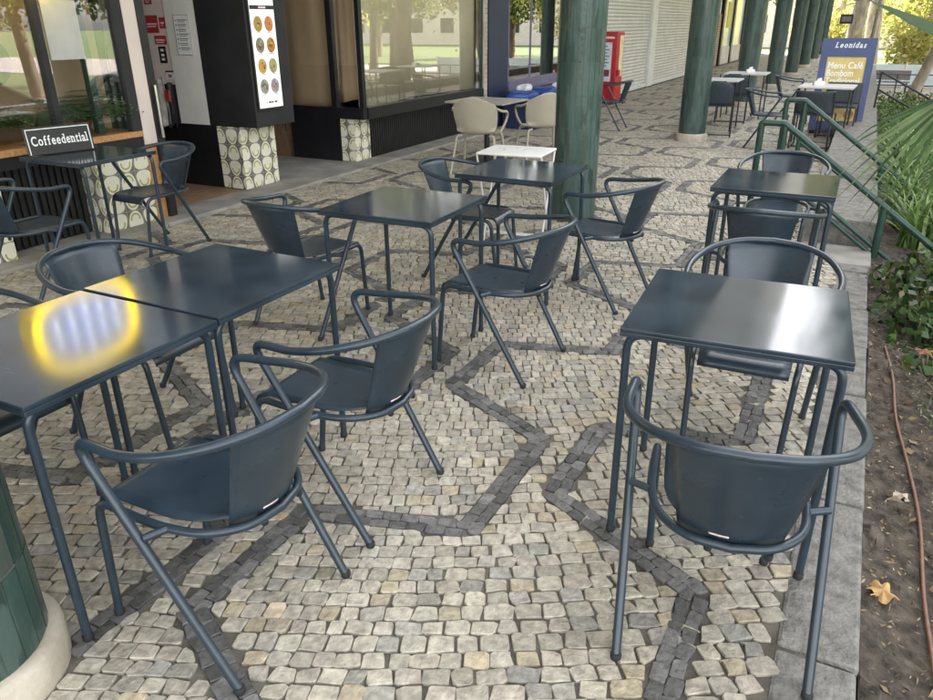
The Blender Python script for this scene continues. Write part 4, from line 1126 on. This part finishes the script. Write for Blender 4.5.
def make_tree(name, h, cr, trunk_r, pal, bark, n_leaf, low=.35, lean=0., size=.16):
    root = empty(name)
    tp = [Vector((0, 0, 0)), Vector((lean*.3, .05, h*.25)), Vector((lean*.7, -.05, h*.5)), Vector((lean, .05, h*.78))]
    tk = MB().tube(smooth_path(tp, 5), trunk_r, 14, r2=trunk_r*.45)
    cl = []
    for i in range(14):
        a = random.uniform(0, 2*PI); rr = cr*math.sqrt(random.random())*.85; z = h*random.uniform(low, 1.0)
        zf = (z/h-low)/(1-low); rr *= math.sin(PI*min(1, max(.12, zf*.8+.18)))
        cl.append((Vector((lean+math.cos(a)*rr, math.sin(a)*rr, z)), cr*random.uniform(.28, .48)))
    tk.build('trunk', bark, root)
    lm = MB()
    for c, r_ in cl[:9]:
        st0 = tp[2].lerp(tp[3], random.random()*.8) if c.z > h*.5 else tp[1].lerp(tp[2], .6)
        mid = st0.lerp(c, .5)+Vector((0, 0, .15*cr*.3))
        lm.tube(smooth_path([st0, mid, c], 4), trunk_r*.30, 8, r2=trunk_r*.06)
    lm.build('limbs', bark, root)
    lf = MB()
    for c, r_ in cl:
        n = int(n_leaf/len(cl))
        d = rng.normal(size=(n, 3)); d /= np.linalg.norm(d, axis=1)[:, None]
        rad = r_*rng.random(n)**.42
        P = np.array(c)[None]+d*rad[:, None]*np.array([1, 1, .75])
        shade = rng.uniform(.75, 1.25)
        leaf_quads(lf, P, None, size, leaf_cols(n, pal)*shade, .7)
    lf.build('crown', M['leaf'], root)
    return root
t_y = make_tree('yellow_tree', 7.5, 3.8, .20, YEL, M['bark'], 6500, .16, size=.20)
t_g = make_tree('park_tree', 9., 3.8, .24, MIX, M['bark_dark'], 6000, .34, .5, size=.22)
t_p = make_tree('plane_tree', 12., 4.6, .42, YEL+MIX[:1], M['bark'], 6500, .42, .6, size=.24)
proto = {'y': t_y, 'g': t_g, 'p': t_p}; used = set()
TREES = [
 ('y', 2.2, 41, .0, .95, 'low crowned yellow autumn tree behind the glass barrier'),
 ('y', -1.8, 50, 1.1, 1.15, 'bright yellow tree farthest along the arcade, behind the plane trunks'),
 ('y', 5.5, 52, 2.1, 1.2, 'yellow tree beyond the plaza nearest the edge of the view'),
 ('g', 8.5, 43, 4.0, 1., 'green tree over the plaza outside the terrace line'),
 ('p', -.9, 43.5, .4, 1., 'pale barked plane tree with a thick trunk, nearest the last columns'),
 ('p', .1, 47.5, 2.6, 1., 'pale barked plane tree just beside the thick one, nearer the lamp post'),
 ('g', 3.3, 22.0, 2.6, 1.32, 'leafy park tree overhanging the far end of the hedge'),
 ('g', 5.5, 14, 2.9, .9, 'green park tree beside the terrace bank'),
 ('g', 5.9, 6, 5.1, .85, 'green park tree by the path, closest to the front tables'),
 ('g', 13, 21, .3, 1., 'green tree across the road on the lawn, nearest the parked cars'),
 ('g', 13.5, 30, 1.9, 1.1, 'green tree on the lawn, halfway to the plaza'),
 ('g', 15, 38, 3.3, 1.1, 'green tree on the far lawn'),
 ('g', 10.2, 32.5, 1.2, .95, 'green tree at the edge of the plaza, opposite the shutters'),
 ('g', 12.2, 37.5, 5.2, 1.05, 'green tree beyond the plaza edge, behind the one opposite the shutters'),
 ('g', 9.4, 41.5, 3.0, .9, 'small green tree on the plaza near the glass barrier'),
 ('g', 13.2, 16.0, 4.7, .95, 'green tree on the lawn between the two parked cars'),
 ('g', 20, 27, 4.4, 1.2, 'large green tree deep in the park'),
 ('y', 22, 42, .9, 1.3, 'large yellow tree deep in the park'),
 ('g', 14, 11, 2.2, 1.1, 'green tree behind the silver car'),
 ('g', 16, 2, 5.7, 1.1, 'green tree across the road from the cafe window'),
 ('g', -8, 62, .5, 1.4, 'tall green tree beyond the end of the building'),
 ('y', 3, 66, 1.5, 1.6, 'tall yellow tree in the far background'),
 ('g', 12, 66, 3.5, 1.6, 'tall green tree in the far background'),
 ('g', -4, 74, 4.5, 1.9, 'tallest green tree at the very end of the street'),
 ('g', 28, 58, 2.5, 1.9, 'tall green tree at the far corner of the park'),
 ('g', 30, 18, 1.5, 1.7, 'tall green tree at the far side of the park'),
]
for kk, x, y, a, sc, lab in TREES:
    o = proto[kk] if kk not in used else copy_tree(proto[kk]); used.add(kk)
    o.location = (x, y, -1.06); o.rotation_euler = (0, 0, a); o.scale = (sc, sc, sc); tag(o, lab, 'tree', 'trees of the park')
# leaning bare trunk by the plaza
o = empty('leaning_tree', (1.05, 24.5, -1.06), 0, 'pale leaning trunk in front of the plaza beside the hedge', 'tree')
MB().tube(smooth_path([(0, 0, 0), (.25, 0, .9), (.62, .1, 2.2), (.95, .3, 4.)], 5), .17, 14, r2=.11).build('trunk', M['bark'], o)
lf = MB(); P = rng.normal(size=(1800, 3))*np.array([1.1, 1.1, .7])+np.array([1.1, .4, 4.4]); leaf_quads(lf, P, None, .18, leaf_cols(1800, YEL), .7); lf.build('crown', M['leaf'], o)

# clipped hedge and bank shrubs
def shrub_mesh(c, ext, n, pal, size, asp, N=None, box=False):
    m = MB()
    if box: P = rng.uniform(-1, 1, (n, 3))
    else:
        d = rng.normal(size=(n, 3)); d /= np.linalg.norm(d, axis=1)[:, None]; P = d*(rng.random(n)**.4)[:, None]
        P *= (1+.18*np.sin(5*d[:, :1]+3*d[:, 1:2]))
    leaf_quads(m, P*np.array(ext)[None]+np.array(c)[None], N, size, leaf_cols(n, pal, .35), asp)
    return m
def stems(c, ext, n, r=.006):
    m = MB()
    for i in range(n):
        a = random.uniform(0, 2*PI); q = random.uniform(.3, .9)
        m.tube([(c[0]+random.uniform(-.05, .05), c[1]+random.uniform(-.05, .05), c[2]-ext[2]*1.05), (c[0]+math.cos(a)*ext[0]*q*.5, c[1]+math.sin(a)*ext[1]*q*.5, c[2]), (c[0]+math.cos(a)*ext[0]*q, c[1]+math.sin(a)*ext[1]*q, c[2]+ext[2]*.6)], r, 5)
    return m
DKG = [(.022, .05, .014), (.035, .075, .02), (.05, .10, .025), (.015, .035, .010)]
LTG = [(.12, .20, .05), (.16, .25, .07), (.09, .16, .035), (.20, .28, .09)]
GRY = [(.12, .14, .10), (.16, .19, .13), (.09, .11, .07)]
def shrub(name, c, ext, n, pal, size, asp, lab, grp, N=None, box=False, ns=7, leafm='leaf_dark'):
    zb = soil_z(c[0], c[1]); root = empty(name, (c[0], c[1], min(zb, c[2]-ext[2]*.9)), 0, lab, 'shrub', grp)
    part(shrub_mesh(c, ext, n, pal, size, asp, N, box), 'foliage', M[leafm], root)
    part(stems(c, ext, ns), 'stem', M['bark_dark'], root)
    return root
shrub('clipped_hedge', (1.15, 15.6, -.22), (.78, 1.6, .42), 9000, [(.05, .10, .02), (.09, .15, .03), (.13, .19, .05)], .06, .6, 'clipped green hedge below the sloping dark handrail', 'shrubs on the bank', box=True)
shrub('clipped_hedge', (1.9, 12.3, -.30), (1.2, 1.3, .42), 7000, [(.06, .12, .02), (.10, .17, .03), (.13, .20, .04)], .07, .5, 'rounded bright green bush behind the palm leaves', 'shrubs on the bank')
for (x, y, z, ex, ey, ez, n, lab) in (
  (.58, 5.40, -.16, .30, .40, .36, 2000, 'dark broad leaved shrub at the foot of the nearer railing post'),
  (.98, 5.05, -.24, .36, .46, .34, 2000, 'dark broad leaved shrub under the lower end of the nearer handrail'),
  (.56, 4.70, -.08, .25, .38, .28, 1000, 'dark leafy shrub on the soil close to the kerb, in front of the railing post'),
  (.92, 4.35, -.18, .32, .40, .30, 1000, 'dark leafy shrub farther from the kerb, in front of the handrail end'),
  (1.35, 4.75, -.42, .40, .50, .44, 1400, 'dark leafy shrub lowest down the bank by the palm trunk'),
  (.55, 3.95, -.05, .18, .24, .10, 170, 'low seedling clump on the bare soil at the top of the brown pipe')):
    shrub('leafy_shrub', (x, y, z), (ex, ey, ez), n, DKG+[(.07, .13, .03), (.09, .15, .04), (.12, .10, .04)], .06, .72, lab, 'shrubs on the bank', ns=12)
for (x, y, ex, n, lab) in ((.62, 3.55, .20, 420, 'silvery grey low plant on the soil nearest the leafy shrubs'), (.66, 2.95, .15, 300, 'silvery grey low plant beside the brown pipe'), (.72, 2.45, .14, 260, 'silvery grey low plant nearest the viewer')):
    shrub('grey_groundcover', (x, y, soil_z(x, y)+.07), (ex*.7, ex*1.3, .09), n, GRY+[(.07, .10, .03)], .035, .28, lab, 'silvery low plants', ns=14)
shrub('clipped_hedge', (1.35, 18.4, -.45), (1.0, 1.2, .60), 7000, [(.05, .10, .02), (.09, .15, .03), (.13, .19, .05)], .07, .6, 'clipped green hedge farthest along, at the edge of the plaza', 'shrubs on the bank', box=True)
shrub('clipped_hedge', (.75, 12.6, -.12), (.40, 1.5, .30), 6000, [(.05, .10, .02), (.09, .15, .03), (.13, .19, .05)], .055, .6, 'clipped green hedge right beside the granite edge', 'shrubs on the bank', box=True)
for (x, y, z, ex, ey, ez, n, lab) in ((1.05, 7.1, -.12, .50, .60, .42, 2200, 'light green fine leaved bush between the handrails, behind the palm'), (.95, 8.7, -.02, .45, .65, .40, 2200, 'light green fine leaved bush beyond the farther handrail'), (1.0, 10.3, -.02, .5, .7, .38, 2200, 'light green fine leaved bush nearest the clipped hedge'), (1.1, 5.75, -.42, .45, .35, .34, 1500, 'light green fine leaved bush low under the nearer handrail')):
    shrub('light_bush', (x, y, z), (ex, ey, ez), n, [(.09, .15, .035), (.13, .20, .05), (.06, .11, .025), (.17, .23, .07)], .06, .5, lab, 'shrubs on the bank', ns=10)
# strap leaved clumps
def strap_clump(name, x, y, n, L0, pal, w, lab, grp):
    z = soil_z(x, y); root = empty(name, (x, y, z), 0, lab, 'plant', grp); m = MB()
    for i in range(n):
        a = random.uniform(0, 2*PI); L_ = L0*random.uniform(.6, 1.15); bend = random.uniform(.5, 1.25); ww = w*random.uniform(.7, 1.2)
        sd = Vector((-math.sin(a), math.cos(a), 0)); o0 = Vector((random.uniform(-.14, .14), random.uniform(-.14, .14), 0)); g_ = random.uniform(.7, 1.3); c = Vector(random.choice(pal))*g_
        P = []
        for k_ in range(6):
            t_ = k_/5; p = o0+Vector((math.cos(a), math.sin(a), 0))*L_*bend*t_*t_*.8+Vector((0, 0, L_*(t_*(1.15-.45*bend*t_))))
            wd = ww*(1-t_**2.2)+.001; P.append([p-sd*wd, p+Vector((0, 0, -wd*.3)), p+sd*wd])
        m.add([q for r_ in P for q in r_], [(r_*3+j, r_*3+j+1, r_*3+j+4, r_*3+j+3) for r_ in range(5) for j in range(2)], True, 0, tuple(c))
    m.build('foliage', M['leaf_dark'], root)
    return root
for (x, y, n, L0, lab) in ((.62, 6.60, 120, .50, 'pale green strap leaved clump between the two handrails, at the front'), (.58, 7.30, 120, .54, 'pale green strap leaved clump between the two handrails, at the back'), (.56, 8.1, 120, .56, 'pale green strap leaved clump under the farther handrail'), (.58, 8.9, 110, .62, 'pale green strap leaved clump just beyond the farther handrail'), (.62, 9.8, 100, .6, 'pale green strap leaved clump farther along the granite edge'), (1.05, 6.5, 110, .8, 'pale green strap leaved clump low on the bank, nearest the palm'), (1.05, 7.5, 110, .8, 'pale green strap leaved clump low on the bank, second from the palm'), (1.1, 8.6, 110, .8, 'pale green strap leaved clump low on the bank, third from the palm'), (.66, 10.8, 100, .6, 'pale green strap leaved clump last before the hedge')):
    strap_clump('strap_leaf_plant', x, y, n, L0, LTG, .013, lab, 'strap leaved plants on the bank')

# fan palm: trunk outside the frame, fans reaching in
pr = empty('fan_palm', (1.15, 4.35, -.25), 0, 'fan palm whose long narrow leaflets hang in front of the stair railing', 'palm')
MB().tube([(0, 0, 0), (.02, 0, .8), (.0, .02, 1.5)], .09, 12, r2=.075).build('trunk', M['bark_dark'], pr)
def fan(hub, axis, nrm, L0, n, spread, droop, seed, pal, w=.017):
    rs = random.Random(seed); hub = Vector(hub); axis = Vector(axis).normalized(); nrm = Vector(nrm); nrm = (nrm-axis*nrm.dot(axis)).normalized(); side = nrm.cross(axis)
    base = Vector((0, .02, 1.72))
    m = MB(); m.tube(smooth_path([base, base.lerp(hub, .5)+Vector((0, 0, .12)), hub], 5), .012, 8, r2=.009)
    m.c += [(.05, .09, .03)]*len(m.v)
    for i in range(n):
        a = (i/(n-1)-.5)*spread; d = axis*math.cos(a)+side*math.sin(a); L_ = L0*(1-.25*abs(i/(n-1)-.5)*2)*rs.uniform(.85, 1.1)
        sd = d.cross(nrm); c = Vector(rs.choice(pal))*rs.uniform(.75, 1.25); P = []
        for k_ in range(7):
            t_ = k_/6; p = hub+d*L_*t_+Vector((0, 0, -droop*L_*t_**2.2*rs.uniform(.8, 1.2)))
            wd = w*math.sin(PI*min(1, .12+.88*t_)**.8)+.0008; P.append([p-sd*wd-nrm*wd*.35, p, p+sd*wd-nrm*wd*.35])
        m.add([q for r_ in P for q in r_], [(r_*3+j, r_*3+j+1, r_*3+j+4, r_*3+j+3) for r_ in range(6) for j in range(2)], True, 0, tuple(c))
    return m.build('frond', M['leaf_dark'], pr)
PAL = [(.055, .10, .04), (.075, .125, .05), (.05, .09, .035), (.12, .17, .08)]
fan((-.74, -.10, 1.52), (-.46, .15, -.88), (.25, -.9, .1), .66, 17, R(80), .16, 1, PAL, .0080)
fan((-.66, -.30, 1.66), (-.62, .1, .62), (.1, -.9, .3), .75, 3, R(34), .10, 2, PAL, .026)
fan((-.60, -.30, 1.66), (-.35, .1, .8), (.1, -.9, .3), .8, 2, R(20), .06, 6, PAL, .03)
fan((.2, -.7, 2.1), (.5, -.8, -.1), (0, 0, 1), .6, 20, R(190), .3, 3, PAL)
fan((.6, .5, 2.2), (.7, .6, 0), (0, 0, 1), .65, 20, R(190), .3, 4, PAL)
fan((-.2, .95, 2.4), (.2, .9, 0), (0, 0, 1), .65, 20, R(190), .3, 5, PAL)

# soil dressing
m = MB(); n = 8000
P = np.stack([rng.uniform(.28, 1.5, n), rng.uniform(1.0, 6.0, n), np.zeros(n)], 1)
P[:, 2] = [soil_z(a, b)+.014 for a, b in P[:, :2]]
BR = [(.14, .095, .055), (.20, .14, .08), (.09, .06, .035), (.27, .21, .14), (.06, .042, .03)]
Nn = np.stack([rng.normal(0, 1, n), rng.normal(0, 1, n), rng.normal(0, .12, n)], 1)
leaf_quads(m, P, Nn*2, .020, leaf_cols(n, BR+[(.34, .28, .20)], .45), .32)
n2 = 200; P2 = np.stack([rng.uniform(.29, 1.5, n2), rng.uniform(1.2, 6.2, n2), np.zeros(n2)], 1); P2[:, 2] = [soil_z(a, b)+.02 for a, b in P2[:, :2]]
leaf_quads(m, P2, np.stack([rng.normal(0, 1, n2), rng.normal(0, 1, n2), rng.normal(0, .15, n2)], 1)*2, .045, leaf_cols(n2, BR[:4]+[(.22, .16, .10)], .3), .6)
tag(m.build('leaf_litter', M['litter']), 'dry leaf scraps and twigs scattered over the soil beside the kerb', 'leaf litter', kind='stuff')
hp = [(.36, 4.2), (.385, 3.75), (.40, 3.4), (.435, 3.0), (.455, 2.6), (.455, 2.2), (.46, 1.8), (.47, 1.2), (.46, .4)]
o = MB().tube(smooth_path([(x, y, soil_z(x, y)+.02) for x, y in hp], 6), .0065, 8).build('irrigation_pipe', M['hose']); tag(o, 'thin brown irrigation pipe lying along the soil beside the kerb', 'pipe')
def dry_leaf(x, y, s_, a, c, lab):
    m = MB(); pts = []; n = 40
    for i in range(n):
        t_ = 2*PI*i/n; rr = s_*(.62+.30*abs(math.cos(2.5*t_))**1.5+.06*math.sin(9*t_)); pts.append((rr*math.cos(t_), rr*math.sin(t_), .010*math.sin(3*t_)+.006*math.sin(7*t_+1)))
    m.add([(0, 0, .012)]+pts, [(0, i+1, (i+1) % n+1) for i in range(n)], False, 0, c)
    m.tube([(-s_*.4, 0, .004), (-s_*1.2, .008, .012)], .0018, 5); m.c += [c]*(len(m.v)-len(m.c))
    o = m.build('fallen_leaf', M['litter'], solid=.0012); o.location = (x, y, soil_z(x, y)+.022); o.rotation_euler = (.1, .08, a); tag(o, lab, 'leaf', 'large fallen leaves')
dry_leaf(.335, 2.14, .052, 1.1, (.42, .26, .11), 'large tan maple leaf lying on the soil right by the kerb')
dry_leaf(.40, 2.72, .032, 2.2, (.46, .40, .30), 'pale curled leaf on the soil above the tan one')
dry_leaf(.56, 4.35, .06, .4, (.30, .17, .09), 'brown leaf caught under the leafy shrub')
dry_leaf(.52, 2.06, .04, 4., (.34, .20, .10), 'brown leaf beyond the pipe near the edge of the view')

# ------------------------------------------------------------------ plaza furniture
lp = empty('street_lamp', (-.05, 36, -1.06), 0, 'thin grey lamp post rising beside the yellow tree', 'lamp post')
MB().tube([(0, 0, 0), (.12, 0, 5.5)], .07, 10, r2=.05).build('pole', M['granite'], lp)
MB().tube([(.06, 0, 3.2), (-.7, 0, 3.6)], .03, 8).build('arm', M['granite'], lp)
MB().lathe([(.05, 0), (.22, -.1), (.22, -.2), (.05, -.22)], (-.75, 0, 3.6), 16).build('lamp_head', M['granite'], lp)
gb = empty('glass_barrier', (3, 37.5, -1.045), 0, 'pale glass barrier across the far plaza', 'barrier')
for i in range(9):
    MB().box(-6+i*1.5, -4.55+i*1.5, -.01, .01, .08, .95).build('glass_panel', M['glass_pale'], gb)
    MB().box(-4.53+i*1.5, -4.47+i*1.5, -.03, .03, 0, 1.0).build('post', M['white_metal'], gb)
rl = empty('plaza_railing', (3, 33.0, -1.045), 0, 'low dark metal railing in front of the glass barrier', 'railing')
for z in (.42, .8): MB().tube([(-5, 0, z), (9, 0, z)], .022, 8).build('rail', M['teal_tube'], rl)
for i in range(10): MB().tube([(-5+i*1.55, 0, 0), (-5+i*1.55, 0, .82)], .022, 8).build('post', M['teal_tube'], rl)
for i in range(3):
    o = empty('park_bench', (.9+i*2.4, 34.6, -1.045), 0, ['dark bench on the far plaza nearest the menu board', 'dark bench on the far plaza, second from the menu board', 'dark bench on the far plaza, third from the menu board'][i], 'bench', 'benches on the plaza')
    MB().box(-.7, .7, -.2, .2, .42, .46).build('seat', M['grey_top'], o); MB().box(-.7, .7, .18, .22, .5, .85).build('backrest', M['grey_top'], o)
    for s_ in (-.6, .6): MB().box(s_-.03, s_+.03, -.18, .2, 0, .42).build('leg', M['teal_tube'], o)
o = empty('red_notice', (2.35, 34.0, -1.045), 0, 'red notice panel on posts at the edge of the plaza', 'sign')
MB().box(-.35, .35, -.02, .02, .55, 1.55).build('panel', M['red'], o); MB().lathe([(.14, 0), (.14, .004)], n=20).build('emblem', M['white_paint'], o).location = (0, -.025, 1.2)
o.children[-1].rotation_euler = (PI/2, 0, 0)
for s_ in (-.32, .32): MB().tube([(s_, .03, 0), (s_, .03, 1.5)], .025, 8).build('post', M['teal_tube'], o)
o = empty('junction_box', (-1.25, 42.4, 1.45), 0, 'small dark square box fixed on the thick pale plane trunk', 'box')
MB().box(-.28, .28, -.1, .1, 0, .42).build('case', M['black'], o, bevel=.03); MB().box(-.2, .2, -.11, -.101, .1, .32).build('face', M['grey_top'], o)
# low far building closing the view
fb = empty('far_building', (0, 95, -1.06), 0, 'pale building far behind the trees', 'building')
MB().box(-60, 60, 0, 12, 0, 11).build('wall', M['plaster'], fb)
for i in range(24):
    for j in range(3): MB().box(-56+i*4.8, -54+i*4.8, -.05, .02, 1.5+j*3.2, 3.3+j*3.2).build('window', M['car_glass'], fb)

# ------------------------------------------------------------------ parked cars (mirrored in the windows)
def make_car(paint):
    root = empty('parked_car')
    prof = [(-2.1, .32), (-2.12, .62), (-1.95, .88), (-1.2, .96), (1.0, .98), (1.75, .98), (2.0, .86), (2.08, .55), (2.05, .30)]
    def loft(prof, hw, inset_top, zt):
        P = []
        for s_ in (-1, -.92, -.5, 0, .5, .92, 1):
            row = []
            for x, z in prof:
                k_ = (z-prof[0][1])/(zt-prof[0][1]); w = hw*(1-.06*k_*k_) if inset_top is None else hw-(hw-inset_top)*k_
                sh = 1 if abs(s_) < 1 else .97
                row.append((x*sh, w*s_, z-(.05 if abs(s_) == 1 else 0)*(1 if z > .5 else 0)))
            P.append(row)
        return P
    P = loft(prof, .87, None, 1.)
    m = MB().grid(P)
    for row in (P[0], P[-1]): m.add(row, [tuple(range(len(row)))])
    m.build('body', paint, root)
    cab = [(-1.75, .94), (-1.15, 1.36), (-.3, 1.46), (.35, 1.42), (1.15, .96)]
    P = loft(cab, .80, .60, 1.46); m = MB().grid(P)
    for row in (P[0], P[-1]): m.add(row, [tuple(range(len(row)))])
    m.build('window', M['car_glass'], root)
    P = [[(x*.98, y_*1.0, z) for x, z, y_ in ((-1.12, 1.37, s_*.62), (-.3, 1.472, s_*.60), (.36, 1.43, s_*.62))] for s_ in (-1, -.5, 0, .5, 1)]
    MB().grid(P).build('roof', paint, root, solid=.02)
    for x in (-1.28, 1.32):
        for s_ in (-1, 1):
            wv = MB().lathe([(.22, -.10), (.31, -.10), (.32, -.05), (.32, .05), (.31, .10), (.22, .10)], n=24).build('wheel', M['tyre'], root); wv.location = (x, .78*s_, .32); wv.rotation_euler = (PI/2, 0, 0)
            MB().lathe([(.05, -.106), (.215, -.095), (.215, .095), (.05, .106)], n=16).build('rim', M['alloy'], wv)
    for s_ in (-1, 1):
        MB().obox((2.0, .62*s_, .68), .12, .32, .14).build('headlight', M['white_metal'], root, bevel=.02)
        MB().obox((-2.02, .66*s_, .74), .10, .26, .16).build('tail_light', M['lamp_red'], root, bevel=.02)
        MB().obox((.95, .92*s_, 1.0), .14, .16, .11).build('mirror', paint, root, bevel=.02)
    return root
for pnt, x, y, a, lab in ((M['car_silver'], 7.6, 10.6, 88, 'silver hatchback parked on the road nearest the terrace'), (M['car_white'], 7.7, 15.6, 91, 'white hatchback parked behind the silver one'), (M['car_silver'], 10.6, 19.5, -90, 'silver hatchback parked across the road')):
    c = make_car(pnt); c.location = (x, y, -1.052); c.rotation_euler = (0, 0, R(a)); tag(c, lab, 'car', 'parked cars')
